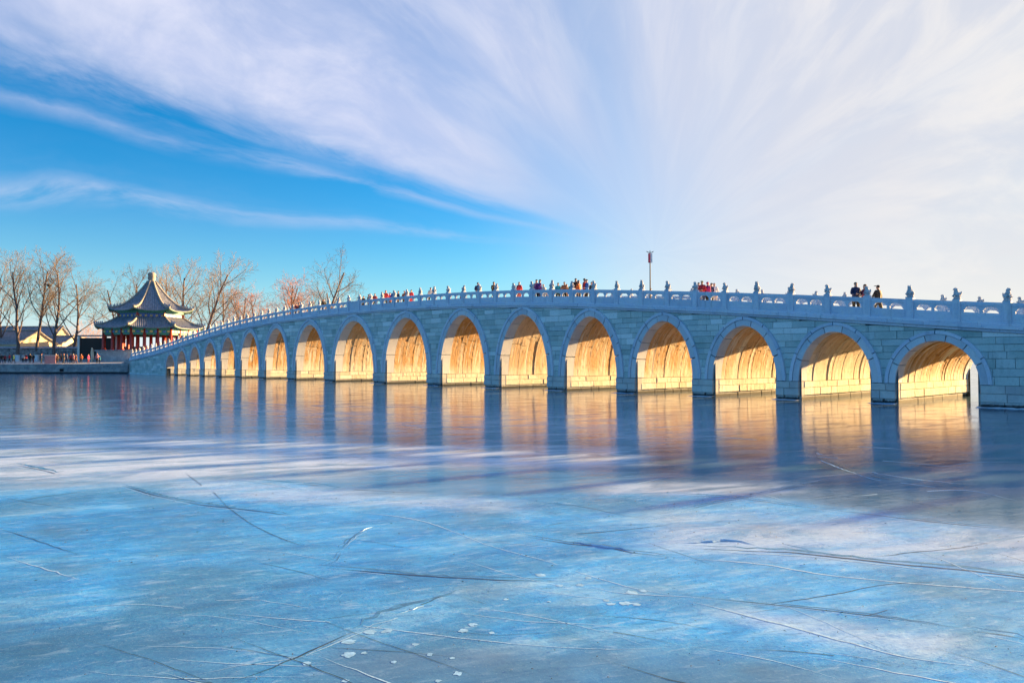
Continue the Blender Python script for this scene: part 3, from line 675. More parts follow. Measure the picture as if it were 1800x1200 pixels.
for z0, z1, pr in ((-.1, .34, .30), (.34, .75, .14), (.75, 1.15, .14), (1.15, 1.52, .14)):
    xx = .2
    while xx < 75:
        xe = xx + random.uniform(.8, 1.6); tmp = MB(); chamfer_block(tmp, xx + .012, xe - .012, 0, .25, z0 + .01, z1 - .01, .02)
        q = MB() if xx < 32 else rb; jo = random.uniform(-.02, .02) + pr
        q.add([(v_[0], jo - v_[1], v_[2]) for v_ in tmp.v], tmp.f)
        if xx < 32: q.build('stone_block', M['quay'], quay)
        xx = xe
tag(rb.build('stone_facing', M['quay'], quay), kind='stuff')
xx = .2
while xx < 75:
    xe = xx + random.uniform(1.4, 2.4); mb = MB(); mb.box(xx + .01, xe - .01, -.6, .22, 1.52, 1.72 + random.uniform(-.01, .01)); mb.build('coping_stone', M['quay'], quay); xx = xe
mb = MB(); mb.box(11.6, 12.2, .10, .32, .42, .86); mb.build('drain_hole', plain('drain_dark', (.01, .01, .012), .9), quay)
# stair block where the bridge meets the terrace
st = empty('stone_stair_block', isl(0, 0), YAW + PI, 'stepped stone abutment joining the bridge end to the terrace', 'steps')
for k in range(7):
    mb = MB(); mb.box(-1.6 + k * .02, 2.3 - k * .36, -9, -.9 + .0 * k, 1.6 if k == 0 else 1.7 + .26 * (k - 1), 1.7 + .26 * k); mb.build('step', M['quay'], st)

# walls on the terrace
def rz_of(d): return math.atan2(d[1], d[0])
gw = empty('garden_wall', isl(0, 21, gz(21)), YAW + PI, 'dark rubble garden wall with a tiled coping behind the terrace', 'wall')
def rubble(root, x0, x1, y0, y1, h, mat, lim=300):
    mb = MB(); mb.box(x0, x1, min(y0, y1), max(y0, y1), -.6, h); mb.build('wall_core', M['core'], root); z = -.05; rb_ = MB(); c_ = 0
    while z < h - .1:
        hh = min(random.uniform(.35, .6), h - z); xx = x0
        while xx < x1:
            xe = min(xx + random.uniform(.5, 1.2), x1); tmp = MB(); chamfer_block(tmp, xx + .02, xe - .02, 0, .2, z + .015, z + hh - .015, .05)
            jo = y1 + random.uniform(.03, .10); rb_.add([(v_[0], jo - v_[1], v_[2]) for v_ in tmp.v], tmp.f); xx = xe
        z += hh
    tag(rb_.build('rubble_stone', mat, root), kind='stuff')
rubble(gw, 8.2, 60, -.5, 0, 2.55, M['greywall'])
mb = MB(); mb.prism([(0, 0), (0, 0)], 0, 0) if 0 else None
mb.add([(8.1, .28, 2.55), (60, .28, 2.55), (60, -.25, 2.95), (8.1, -.25, 2.95), (8.1, -.8, 2.55), (60, -.8, 2.55)], [(0, 1, 2, 3), (3, 2, 5, 4), (0, 3, 4), (1, 5, 2), (0, 4, 5, 1)])
M['tile'] = plain('grey_roof_tile', (.31, .33, .39), .55, var=.35, scale=2.5); mb.build('tile_coping', M['tile'], gw)
lw = empty('low_terrace_wall', isl(3.2, 13.5, gz(13.5)), YAW + PI, 'low dark stone wall in front of the black gateway', 'wall')
rubble(lw, 0, 6.8, -.4, 0, 1.35, M['greywall']); mb = MB(); mb.box(-.05, 6.9, -.5, .14, 1.35, 1.5); mb.build('coping', M['quay'], lw)

# ------------------------------------------------------------------ pavilion
PD = 153.; PC = spot(265, PD, 2.2); MPP = PD / FPX
def zpix(y_, d=PD): return float(CAM[2] + d * ((600 - y_) / FPX * math.cos(PIT) + math.sin(PIT)))
M['red'] = plain('red_lacquer', (.42, .045, .03), .45, var=.2, scale=3); M['green'] = plain('painted_green', (.05, .26, .20), .6, var=.4, scale=4)
M['blue'] = plain('painted_blue', (.08, .16, .45), .6, var=.5, scale=5); M['gold'] = plain('gilt', (.60, .42, .14), .4, var=.3, scale=6)
M['ridge'] = plain('ridge_tile', (.34, .31, .27), .7, var=.25, scale=3); M['dark'] = plain('dark_timber', (.025, .018, .015), .7)
M['white'] = plain('whitewash', (.70, .68, .64), .8, var=.06, scale=1.5); M['cream'] = plain('cream_plaster', (.66, .55, .40), .85, var=.12, scale=1.2)
M['soffit'] = plain('painted_rafters', (.10, .20, .17), .7, var=.4, scale=5)
pav = empty('octagonal_pavilion', PC, YAW + R(26.5), 'octagonal pavilion with two tiers of grey tiled roof and red columns', 'pavilion')   # local -y faces the camera
A0 = -PI / 2 + PI / 8
def cor(k, r_): an = A0 + k * PI / 4; return np.array([r_ * math.cos(an), r_ * math.sin(an)])
zl = lambda y_: zpix(y_) - 2.2
PLAT = zl(616)
mb = MB(); P8 = [cor(k, 11.0) for k in range(8)]; P9 = [cor(k, 11.25) for k in range(8)]
def octa(mb, r0, r1, z0, z1):
    A_ = [(*cor(k, r0), z0) for k in range(8)] + [(*cor(k, r1), z1) for k in range(8)]
    mb.add(A_, [tuple(range(7, -1, -1)), tuple(range(8, 16))] + [(k, (k + 1) % 8, (k + 1) % 8 + 8, k + 8) for k in range(8)])
octa(mb, 10.6, 10.5, -.6, PLAT - .25); plat = mb.build('platform', M['quay'], pav); mb = MB(); octa(mb, 10.85, 10.85, PLAT - .25, PLAT); mb.build('platform_slab', M['quay'], plat)
def roof(name, rt_, zt, re, ze, lift, power, nrow):
    # rt_: radius of the top ring, re: corner radius at the eave
    ap = math.cos(PI / 8)
    def P3(k, t_, w_):                         # w_ in -1..1 across face k
        r_ = rt_ + (re - rt_) * t_; z_ = ze + (zt - ze) * (1 - t_) ** power
        ex = lift * t_ ** 3 * abs(w_) ** 3
        c0, c1 = cor(k, r_ * (1 + .03 * t_ ** 3)), cor(k + 1, r_ * (1 + .03 * t_ ** 3)); q = (c0 * (1 - w_) + c1 * (1 + w_)) / 2
        sag = 1 - .035 * t_ ** 3 * (1 - abs(w_) ** 2)
        return np.array([q[0] * sag, q[1] * sag, z_ + ex])
    root = None; NT_, NW = 12, 12
    for k in range(8):
        mb = MB(); V = [P3(k, i / NT_, -1 + 2 * j / NW) for i in range(NT_ + 1) for j in range(NW + 1)]; n = NW + 1
        lo = [q - np.array([0, 0, .16]) for q in V]; mb.add(V, [(i * n + j, i * n + j + 1, (i + 1) * n + j + 1, (i + 1) * n + j)[::-1] for i in range(NT_) for j in range(NW)])
        mb.add(lo, [(i * n + j, i * n + j + 1, (i + 1) * n + j + 1, (i + 1) * n + j) for i in range(NT_) for j in range(NW)], 1)
        mb.add([q for j in range(n) for q in (V[NT_ * n + j], lo[NT_ * n + j])], [(2 * j, 2 * j + 2, 2 * j + 3, 2 * j + 1) for j in range(NW)], 1)
        face = mb.build(name, [M['tile'], M['soffit']], pav, fix=False)
        mb = MB(); W_ = re * math.sin(PI / 8)
        for q in range(nrow):                  # tile rows running straight down the slope
            wx = -W_ + 2 * W_ * (q + .5) / nrow; pts = []
            for i in range(NT_ + 1):
                t_ = i / NT_; hw = (rt_ + (re - rt_) * t_) * math.sin(PI / 8)
                if hw > abs(wx) * 1.01: pts.append(P3(k, t_, wx / hw) + np.array([0, 0, .05]))
            if len(pts) > 1: mb.tube(pts, [.105] * len(pts), 5, 0)
        tag(mb.build('tile_rows', M['tile'], face, True, False), kind='stuff')
        pts = [P3(k, i / 14, -1) + np.array([0, 0, .18]) for i in range(15)]; mb = MB(); mb.tube(pts, [.24] * 15, 6)
        tip = pts[-1]; o_ = (tip[:2] / np.linalg.norm(tip[:2])); rd = mb.build('hip_ridge', M['ridge'], pav, True, False)
        mb = MB()
        for jj in (10, 11, 12, 13, 14): hull(mb, [pts[jj] + np.array([dx, dy, dz_]) for dx in (-.13, .13) for dy in (-.13, .13) for dz_ in (.1, .42)] + [pts[jj] + np.array([0, 0, .72])])
        mb.build('ridge_beasts', M['tile'], rd)
RL, RU = 97 * MPP / math.cos(PI / 8) * .85, 74.5 * MPP / math.cos(PI / 8) * .86
RD = 50 * MPP / math.cos(PI / 8)
roof('lower_roof', RD - .1, zl(559.5), RL, zl(579), .5, 1.25, 25)
roof('upper_roof', .75, zl(496), RU, zl(549), .55, 1.75, 19)
# drum between the roofs
for k in range(8):
    c0, c1 = cor(k, RD), cor(k + 1, RD); d_ = (c1 - c0) / np.linalg.norm(c1 - c0); nrm = np.array([d_[1], -d_[0]]); Lk = np.linalg.norm(c1 - c0)
    def fbox(a0, a1, z0, z1, o0, o1, nm, mat, par):
        V = []
        for z_ in (z0, z1):
            for aa, oo in ((a0, o0), (a1, o0), (a1, o1), (a0, o1)): q = c0 + d_ * aa + nrm * oo; V.append((q[0], q[1], z_))
        mb_ = MB(); mb_.add(V, [(0, 1, 2, 3), (7, 6, 5, 4), (0, 4, 5, 1), (1, 5, 6, 2), (2, 6, 7, 3), (3, 7, 4, 0)]); return mb_.build(nm, mat, par)
    dr = fbox(0, Lk, zl(562), zl(553), -.3, 0, 'drum_panel', M['blue'], pav)
    fbox(0, Lk, zl(553), zl(546), -.3, .25, 'bracket_band', M['green'], dr)
    for j in range(5): fbox(Lk * (j + .5) / 5 - .22, Lk * (j + .5) / 5 + .22, zl(558.5), zl(555.5), -.05, .04, 'panel_boss', M['gold'], dr)
    fbox(-.25, .25, zl(560), zl(551), -.2, .16, 'corner_post', M['red'], dr)
    c0, c1 = cor(k, RL * .865), cor(k + 1, RL * .865); d_ = (c1 - c0) / np.linalg.norm(c1 - c0); nrm = np.array([d_[1], -d_[0]]); Lk = np.linalg.norm(c1 - c0)
    be = fbox(0, Lk, zl(587.5), zl(580), -.2, .2, 'painted_beam', M['green'], pav)
    for j in range(9): fbox(Lk * (j + .5) / 9 - .24, Lk * (j + .5) / 9 + .24, zl(586.6), zl(583.2), .2, .235, 'beam_panel', M['blue'] if j % 2 else M['gold'], be)
    for j in range(14): fbox(Lk * (j + .5) / 14 - .13, Lk * (j + .5) / 14 + .13, zl(580), zl(577.5), -.1, .55, 'bracket', M['green'] if j % 2 else M['blue'], be)
    for rr_, fr_ in ((RL * .865, (0, .33, .67)), (RL * .60, (0, .5))):
        a_, b_ = cor(k, rr_), cor(k + 1, rr_)
        for f_ in fr_:
            q = a_ * (1 - f_) + b_ * f_; mb = MB(); mb.lathe([(.48, PLAT - .01), (.48, PLAT + .12), (.33, PLAT + .22), (.31, PLAT + .3), (.28, zl(580))], 12, q)
            cl = mb.build('column', M['red'], pav, True)
    for a_ in (.17, .5, .83): fbox(Lk * a_ - Lk * .15, Lk * a_ + Lk * .15, zl(590.5), zl(587.5), -.05, .05, 'lattice_fringe', M['green'], be)
mb = MB(); octa(mb, RL * .60, RL * .60, zl(584), zl(583)); mb.build('ceiling', M['dark'], pav)
mb = MB(); octa(mb, RD, RD, zl(552), zl(551)); mb.build('drum_ceiling', M['dark'], pav)
mb = MB(); z_ = zl(497); mb.lathe([(.95, z_ - .3), (1.0, z_), (.75, z_ + .25), (.62, z_ + .5), (.72, z_ + .75), (.72, z_ + 1.6), (.80, z_ + 1.7), (.78, z_ + 1.95), (.55, z_ + 2.15), (.2, z_ + 2.25), (.02, z_ + 2.3)], 16); fin = mb.build('finial', M['ridge'], pav, True)
mb = MB(); mb.tube([(0, 0, z_ + 2.2), (0, 0, z_ + 3.7)], [.03, .02], 5); mb.build('lightning_rod', M['dark'], fin)

# ------------------------------------------------------------------ houses behind the wall
def house(name, px_, dep, rz, L_, Wd, he, hr, label, gz_=2.3):
    r_ = empty(name, spot(px_, dep, gz_), rz, label, 'house'); h2 = Wd / 2
    mb = MB(); mb.prism([(-h2, -.3), (h2, -.3), (h2, he), (0, hr), (-h2, he)], -L_ / 2, L_ / 2); wl_ = mb.build('wall', M['cream'], r_)
    for s_ in (-1, 1):
        mb = MB(); ov = .5; prof = [(0, hr + .12), (s_ * h2 * .5, (he + hr) / 2 - .08), (s_ * (h2 + ov), he - ov * .35)]
        V = []
        for y_ in (-L_ / 2 - .35, L_ / 2 + .35): V += [(a_, y_, b_) for a_, b_ in prof] + [(a_, y_, b_ + .22) for a_, b_ in prof]
        mb.add(V, [(0, 1, 7, 6), (1, 2, 8, 7), (3, 9, 10, 4), (4, 10, 11, 5), (2, 5, 11, 8), (0, 3, 4, 1), (1, 4, 5, 2), (6, 7, 10, 9), (7, 8, 11, 10)])
        rf = mb.build('roof', M['tile'], r_); mb = MB(); y_ = -L_ / 2 - .2
        while y_ < L_ / 2 + .3: mb.tube([(a_, y_, b_ + .24) for a_, b_ in prof], [.075] * 3, 4); y_ += .34
        tag(mb.build('tile_rows', M['tile'], rf, True, False), kind='stuff')
        for y_ in (-L_ / 2 - .35, L_ / 2 + .35):
            mb = MB(); mb.tube([(a_, y_, b_ + .18) for a_, b_ in prof], [.17] * 3, 5); mb.build('verge', M['ridge'], rf)
    mb = MB(); mb.tube([(0, -L_ / 2 - .6, hr + .65), (0, -L_ / 2 - .1, hr + .42), (0, L_ / 2 + .1, hr + .42), (0, L_ / 2 + .6, hr + .65)], [.16, .2, .2, .16], 6); mb.build('ridge', M['ridge'], r_)
    for j in (-1, 1):
        mb = MB(); mb.box(j * h2 * .45 - .5, j * h2 * .45 + .5, -L_ / 2 - .04, -L_ / 2 + .05, .9, 2.1); mb.build('window', M['dark'], wl_)
    return r_
AX = YAW + R(76)                              # gables look towards the low sun and the water
house('gabled_house', 22, 158, AX, 13, 9.2, 3.6, 6.1, 'low house with cream gable and grey tiled roof nearest the shore end of the wall')
house('gabled_house', 97, 176, AX, 10, 8.6, 3.4, 5.5, 'small cream gabled house standing between the big hall and the black gateway')
house('gabled_house', 58, 200, YAW + R(82), 17, 9.5, 5.0, 8.9, 'large hall with long grey tiled roof rising behind two cream gables')
house('gabled_house', -14, 186, AX, 14, 9, 4.6, 8.2, 'house with steep tiled roof half hidden behind the low cream gable')
house('gabled_house', 143, 160, YAW + R(20), 5, 3.8, 2.8, 4.6, 'small dark roofed hut between the garden wall and the black gateway')
# gateway with a black board
gt = empty('gateway', spot(172, 150, 2.25), YAW, 'large black board gateway framed in white posts beside the pavilion', 'gateway')
zt = zl(592.5); zb = .0; hw = 3.9
mb = MB(); mb.box(-hw + .25, hw - .25, -.05, .15, .4, zt - .3); mb.build('board', M['dark'], gt)
for s_ in (-1, 1): mb = MB(); mb.box(s_ * hw - .22, s_ * hw + .22, -.2, .3, -.3, zt); mb.build('post', M['white'], gt)
mb = MB(); mb.box(-hw - .22, hw + .22, -.22, .32, zt, zt + .3); mb.build('lintel', M['ridge'], gt)
mb = MB(); mb.box(-hw + .22, hw - .22, -.15, .25, -.3, .4); mb.build('sill', M['quay'], gt)
# booths, boards and a stone on the terrace
def booth(px_, dep, wd, dp, h, mat, name, label, rz=0.):
    r_ = empty(name, spot(px_, dep, gz(dep - 130.5)), YAW + rz, label, 'kiosk' if 'booth' in name else 'board')
    mb = MB(); mb.box(-wd / 2, wd / 2, -dp / 2, dp / 2, 0, h); mb.build('body', mat, r_)
    mb = MB(); mb.box(-wd / 2 - .06, wd / 2 + .06, -dp / 2 - .06, dp / 2 + .06, h, h + .1); mb.build('top', M['white'], r_)
    mb = MB(); mb.box(-wd / 2 + .1, wd / 2 - .1, -dp / 2 - .02, -dp / 2 + .01, .25, h - .2); mb.build('front_panel', mat, r_); return r_
M['pink'] = plain('faded_pink_paint', (.50, .25, .26), .6, var=.1); M['paleboard'] = plain('pale_board', (.62, .66, .72), .5, var=.06)
booth(88.5, 132.6, 1.7, 1.1, 1.45, M['pink'], 'ticket_booth', 'faded pink ticket booth standing among visitors at the quay edge', R(30))
booth(31, 148, .7, .4, 1.2, M['paleboard'], 'notice_board', 'pale notice board before the garden wall beneath the first bare trees', R(8))
booth(64.5, 148, .7, .4, 1.2, M['paleboard'], 'notice_board', 'pale notice board before the garden wall behind two dark coated visitors', -R(5))
mb = MB(); c_ = spot(162, 143.5, gz(13)); hull(mb, [Vector((random.uniform(-.42, .42) * (1.1 - q / 9), random.uniform(-.3, .3), 2.7 * q / 6 + random.uniform(-.1, .1) - (.1 if q == 0 else 0))) for q in range(7) for _ in range(5)])
st_ = mb.build('standing_stone', M['cream']); st_.location = c_; tag(st_, 'upright cream standing stone beside the low terrace wall', 'stone')

# ------------------------------------------------------------------ lamp on the bridge
LX = at(1143, 520, 1); d_ = ray(1143, 520); tt = (9.2 - CAM[1]) / d_[1]; lp = CAM + d_ * tt; zdeck = curb(lp[0]) + .15
ztop = (CAM + ray(1142, 441) * tt)[2]
lamp = empty('lantern_post', (lp[0], lp[1], zdeck), YAW, 'thin dark lamp post carrying a red and white lantern on the bridge deck', 'lamp'); hh = ztop - zdeck
mb = MB(); mb.tube([(0, 0, -.02), (0, 0, .25), (0, 0, .3), (0, 0, hh - .95)], [.11, .11, .055, .045], 8); mb.build('pole', M['dark'], lamp)
mb = MB(); mb.box(-.14, .02, -.10, .10, hh - .95, hh - .2); mb.build('lantern_panel', plain('red_banner', (.55, .06, .10), .6), lamp)
mb = MB(); mb.box(.02, .17, -.10, .10, hh - .95, hh - .2); mb.build('lantern_panel', M['paleboard'], lamp)
mb = MB(); mb.tube([(-.28, 0, hh - .02), (-.18, 0, hh - .1), (0, 0, hh - .12), (.18, 0, hh - .1), (.28, 0, hh - .02)], [.03] * 5, 5); mb.tube([(0, 0, hh - .25), (0, 0, hh + .05)], [.03, .02], 5); mb.build('top_arms', M['dark'], lamp)

# ------------------------------------------------------------------ bare winter trees
M['bark'] = plain('bark', (.15, .11, .10), .9, var=.3, scale=3); M['twig'] = plain('twig', (.22, .17, .12), .9, var=.2, scale=3, bmp=0)
M['redtwig'] = plain('willow_twig', (.42, .17, .08), .9, var=.25, scale=2, bmp=0); M['dry'] = plain('dry_wood', (.46, .22, .08), .9, var=.35, scale=.4, bmp=0)
def tree_meshes(seed, h, kind):
    r_ = random.Random(seed); lim, tw = MB(), []
    def perp(d, an):
        u = d.orthogonal().normalized(); v_ = d.cross(u); return u * math.cos(an) + v_ * math.sin(an)
    def grow(p0, d, L_, r0, lev):
        n = 5 if lev < 2 else 3; pts = [p0]; rs = [r0]; p_ = p0.copy(); d = d.normalized()
        for k in range(n):
            d = (d + Vector((r_.gauss(0, .09), r_.gauss(0, .09), .06 if kind == 'poplar' else (.05 if lev < 2 else (-.04 if kind == 'willow' else .03))))).normalized()
            p_ = p_ + d * L_ / n; pts.append(p_.copy()); rs.append(r0 * (1 - .62 * (k + 1) / n))
        if lev <= 1: lim.tube(pts, rs, 6, caps=False)
        else: tw.append((pts, rs, 3))
        maxl = 4
        if lev < maxl:
            nb_ = [11 if kind == 'poplar' else 9, 6, 5, 4][lev]
            for k in range(nb_):
                f = (.22 if lev == 0 and kind != 'poplar' else .28) + (.72) * (k + r_.random() * .7) / nb_; f = min(f, .99)
                ii = min(int(f * n), n - 1); q = pts[ii].lerp(pts[ii + 1], f * n - ii); an = k * 2.4 + r_.random()
                sp = {'poplar': [.48, .5, .6, .6], 'round': [.75, .6, .65, .7], 'willow': [.8, .7, .7, .7]}[kind][lev] * r_.uniform(.75, 1.25)
                dd = (pts[ii + 1] - pts[ii]).normalized(); nd = dd * math.cos(sp) + perp(dd, an) * math.sin(sp)
                sc_ = [(.50 if kind == 'poplar' else .58) * (1.12 - f * .72), .50, .52, .5][lev] * r_.uniform(.7, 1.15)
                grow(q, nd, L_ * sc_, max(rs[ii] * (.50 if lev else .46), .008), lev + 1)
    grow(Vector((0, 0, -.2)), Vector((r_.gauss(0, .03), r_.gauss(0, .03), 1)), h * .93, h * .0165, 0)
    # twigs in one go
    V = []; F = []
    for pts, rs, k in tw:
        d = (pts[-1] - pts[0]).normalized(); u = d.orthogonal().normalized(); v_ = d.cross(u); o = len(V)
        for p_, rr in zip(pts, rs):
            rr = max(rr, .0065 if kind != 'willow' else .008)
            for j in range(3): V.append(tuple(p_ + (u * math.cos(2.094 * j) + v_ * math.sin(2.094 * j)) * rr))
        for i in range(len(pts) - 1):
            for j in range(3): F.append((o + i * 3 + j, o + i * 3 + (j + 1) % 3, o + i * 3 + 3 + (j + 1) % 3, o + i * 3 + 3 + j))
    tm = MB(); tm.v = V; tm.f = F; tm.mi = [0] * len(F)
    return lim, tm
VAR = {}
for key, seed, kind, tm_ in (('p1', 11, 'poplar', 'twig'), ('p2', 23, 'poplar', 'twig'), ('p3', 37, 'poplar', 'twig'), ('r1', 5, 'round', 'twig'), ('w1', 8, 'willow', 'redtwig'), ('w2', 19, 'willow', 'redtwig')):
    a_, b_ = tree_meshes(seed, 10., kind); VAR[key] = (a_.mesh('trunk', M['bark'], True), b_.mesh('crown', M[tm_], True))
def tree(px_, dep, ytop, key, label, group='bare winter trees', rz=0., wide=1.):
    g_ = 2.25; h = zpix(ytop, dep) - g_; r_ = empty('bare_tree', spot(px_, dep, g_), rz, label, 'tree', group); r_.scale = (h / 10 * wide, h / 10 * wide, h / 10)
    link('trunk', VAR[key][0], r_); link('crown', VAR[key][1], r_); return r_
tree(2, 156, 474, 'p2', 'bare poplar at the outer end of the garden wall before the cream gable', rz=.5)
tree(30, 150, 462, 'p1', 'tall bare poplar rising in front of the cream gabled house', rz=1.2, wide=1.15)
tree(65, 152, 458, 'p3', 'bare poplar growing in front of the long hall roof', rz=2.2, wide=1.1)
nt_ = tree(94, 150, 466, 'p2', 'bare poplar holding a dark bird nest before the small gabled house', rz=3.4, wide=1.1)
tree(128, 151, 468, 'r1', 'wide bare tree between the gabled house and the black gateway', rz=4.1)
mb = MB(); q = at(86, 501, 150); mb.ball((0, 0, 0), (.42, .42, .34), 2, jit=.25); ns = mb.build('bird_nest', M['dark']); ns.location = q; tag(ns, 'round dark bird nest lodged in a bare poplar', 'nest')
for px_, dep, yt, key, lb, rz in ((222, 196, 492, 'r1', 'thin bare tree behind the left eave of the pavilion', .3), (243, 200, 486, 'p3', 'slender bare tree behind the pavilion roof slope', 1.7), (290, 194, 484, 'p1', 'bare tree directly behind the pavilion finial', 2.6),
                                  (322, 186, 474, 'p2', 'bare poplar just beyond the right eave of the pavilion', .9), (352, 178, 461, 'p3', 'tallest bare poplar standing beside the pavilion', 2.9), (381, 180, 486, 'r1', 'bare poplar next to the tallest one beyond the pavilion', 3.8),
                                  (412, 226, 508, 'w1', 'low rust coloured willow nearest the poplars beyond the bridge', 1.), (440, 222, 504, 'w2', 'rust coloured willow crown spreading low behind the bridge rail', 2.), (462, 230, 508, 'w1', 'small rust coloured willow squeezed between two wider willows', 3.),
                                  (488, 220, 486, 'w2', 'tall rust tinted willow with a dark leaning trunk', 4.), (512, 224, 488, 'w1', 'rust willow next to the great bare tree beyond the bridge', 5.), (565, 192, 455, 'r1', 'great spreading bare tree standing alone past the willows', 1.4), (598, 200, 497, 'r1', 'smaller bare tree at the far end of the shore trees', .2),
                                  (538, 228, 508, 'w2', 'low rust willow at the foot of the great bare tree', 1.1)):
    tree(px_, dep, yt, key, lb, rz=rz, wide=1.15 if key[0] == 'p' else 1.)
# far wood that reads as one mass
vw = np.array(VAR['w1'][1].vertices[0].co[:]) if 0 else None
src = []
for key in ('w1', 'w2', 'p1'):
    me = VAR[key][1]; n = len(me.vertices); co = np.empty(n * 3, np.float32); me.vertices.foreach_get('co', co); co = co.reshape(-1, 3)
    fi = np.empty(len(me.polygons) * 4, np.int32); me.polygons.foreach_get('vertices', fi); fi = fi.reshape(-1, 4)
    keep = fi.reshape(-1, 6, 4)[:: 3].reshape(-1, 4) if len(fi) % 6 == 0 else fi
    src.append((co, keep))
VV = []; FF = []; o = 0
for k in range(44):
    co, fi = src[k % 3]; an = random.uniform(0, 6.28); px_ = -60 + k * 6.2 + random.uniform(-5, 5); dep = random.uniform(215, 250)
    sc_ = random.uniform(1.0, 1.45); q = spot(px_, dep, 2.2); ca, sa = math.cos(an) * sc_, math.sin(an) * sc_
    w_ = np.stack([co[:, 0] * ca - co[:, 1] * sa + q[0], co[:, 0] * sa + co[:, 1] * ca + q[1], co[:, 2] * sc_ * (.82 if px_ < 180 else .68) + q[2]], -1)
    us, inv = np.unique(fi, return_inverse=True); VV.append(w_[us]); FF.append(inv.reshape(-1, 4) + o); o += len(us)
VV = np.concatenate(VV).astype(np.float32); FF = np.concatenate(FF).astype(np.int32)
me = bpy.data.meshes.new('far_wood'); me.vertices.add(len(VV)); me.vertices.foreach_set('co', VV.ravel()); me.loops.add(FF.size); me.loops.foreach_set('vertex_index', FF.ravel())
me.polygons.add(len(FF)); me.polygons.foreach_set('loop_start', np.arange(0, FF.size, 4, dtype=np.int32)); me.update(); me.materials.append(M['dry'])
tag(link('far_wood', me), 'far wood of dry rust coloured trees behind the island houses', 'wood', kind='stuff')
print('wood tris', len(FF) * 2)

# ------------------------------------------------------------------ people
def body_mesh(pose):
    J = dict(pelvis=(0, 0, .95), belly=(0, 0, 1.10), chest=(0, -.01, 1.30), neck=(0, 0, 1.47), jaw=(0, -.015, 1.56), head=(0, -.005, 1.64), crown=(0, .005, 1.72))
    rad = dict(pelvis=(.17, .13), belly=(.165, .13), chest=(.19, .14), neck=(.058, .06), jaw=(.068, .08), head=(.078, .096), crown=(.05, .06))
    E_ = [('pelvis', 'belly'), ('belly', 'chest'), ('chest', 'neck'), ('neck', 'jaw'), ('jaw', 'head'), ('head', 'crown')]
    for s_, nm in ((-1, 'L'), (1, 'R')):
        st_ = pose['stride'] * s_
        J['sh' + nm] = (s_ * .17, 0, 1.40); rad['sh' + nm] = (.085, .085)
        el_, ha = pose['arm' + nm]; J['el' + nm] = (s_ * el_[0], el_[1], el_[2]); rad['el' + nm] = (.062, .062); J['wr' + nm] = (s_ * ha[0], ha[1], ha[2]); rad['wr' + nm] = (.045, .045)
        dv = Vector(ha) - Vector(el_); dv.normalize(); hd = Vector(ha) + dv * .10; J['hd' + nm] = (s_ * hd.x, hd.y, hd.z); rad['hd' + nm] = (.036, .030)
        th_ = Vector(ha) + dv * .05 + Vector((-.045, -.02, .01)); J['tb' + nm] = (s_ * th_.x, th_.y, th_.z); rad['tb' + nm] = (.016, .016)
        J['hi' + nm] = (s_ * .10, 0, .88); rad['hi' + nm] = (.11, .12); J['kn' + nm] = (s_ * .105, -st_ * .55 - .02, .49); rad['kn' + nm] = (.068, .07)
        J['an' + nm] = (s_ * .11, -st_ + (.06 if st_ < 0 else 0), .10); rad['an' + nm] = (.048, .05); J['to' + nm] = (s_ * .125, -st_ - .17, .045); rad['to' + nm] = (.045, .04)
        E_ += [('chest', 'sh' + nm), ('sh' + nm, 'el' + nm), ('el' + nm, 'wr' + nm), ('wr' + nm, 'hd' + nm), ('wr' + nm, 'tb' + nm), ('pelvis', 'hi' + nm), ('hi' + nm, 'kn' + nm), ('kn' + nm, 'an' + nm), ('an' + nm, 'to' + nm)]
    names = list(J); ix = {n: k for k, n in enumerate(names)}; me = bpy.data.meshes.new('body')
    me.from_pydata([J[n] for n in names], [(ix[a_], ix[b_]) for a_, b_ in E_], [])
    ob = bpy.data.objects.new('tmp', me); col.objects.link(ob); ob.modifiers.new('s', 'SKIN'); sub = ob.modifiers.new('u', 'SUBSURF'); sub.levels = 1
    for n in names:
        sv = me.skin_vertices[0].data[ix[n]]; sv.radius = rad[n]; sv.use_root = n == 'pelvis'
    ev = ob.evaluated_get(bpy.context.evaluated_depsgraph_get()); out = bpy.data.meshes.new_from_object(ev); bpy.data.objects.remove(ob)
    hands = [Vector(J['hdL']), Vector(J['hdR'])]
    for k in range(4): out.materials.append(None)
    for pl in out.polygons:
        c_ = pl.center; mi = 0 if c_.z > .84 else 1
        if c_.z > 1.49 and abs(c_.x) < .14: mi = 2
        if any((c_ - h_).length < .10 for h_ in hands): mi = 2
        if c_.z < .11: mi = 3
        pl.material_index = mi; pl.use_smooth = True
    return out
DOWN = ((.24, .03, 1.13), (.25, -.06, .90)); FOLD = ((.24, .0, 1.14), (.08, -.22, 1.12)); UPA = ((.23, -.10, 1.20), (.10, -.26, 1.42)); OUT = ((.26, -.08, 1.15), (.20, -.30, 1.02))
POSES = [body_mesh(dict(stride=.02, armL=DOWN, armR=DOWN)), body_mesh(dict(stride=.24, armL=DOWN, armR=OUT)), body_mesh(dict(stride=.03, armL=FOLD, armR=FOLD)), body_mesh(dict(stride=.05, armL=UPA, armR=UPA)), body_mesh(dict(stride=-.2, armL=OUT, armR=DOWN))]
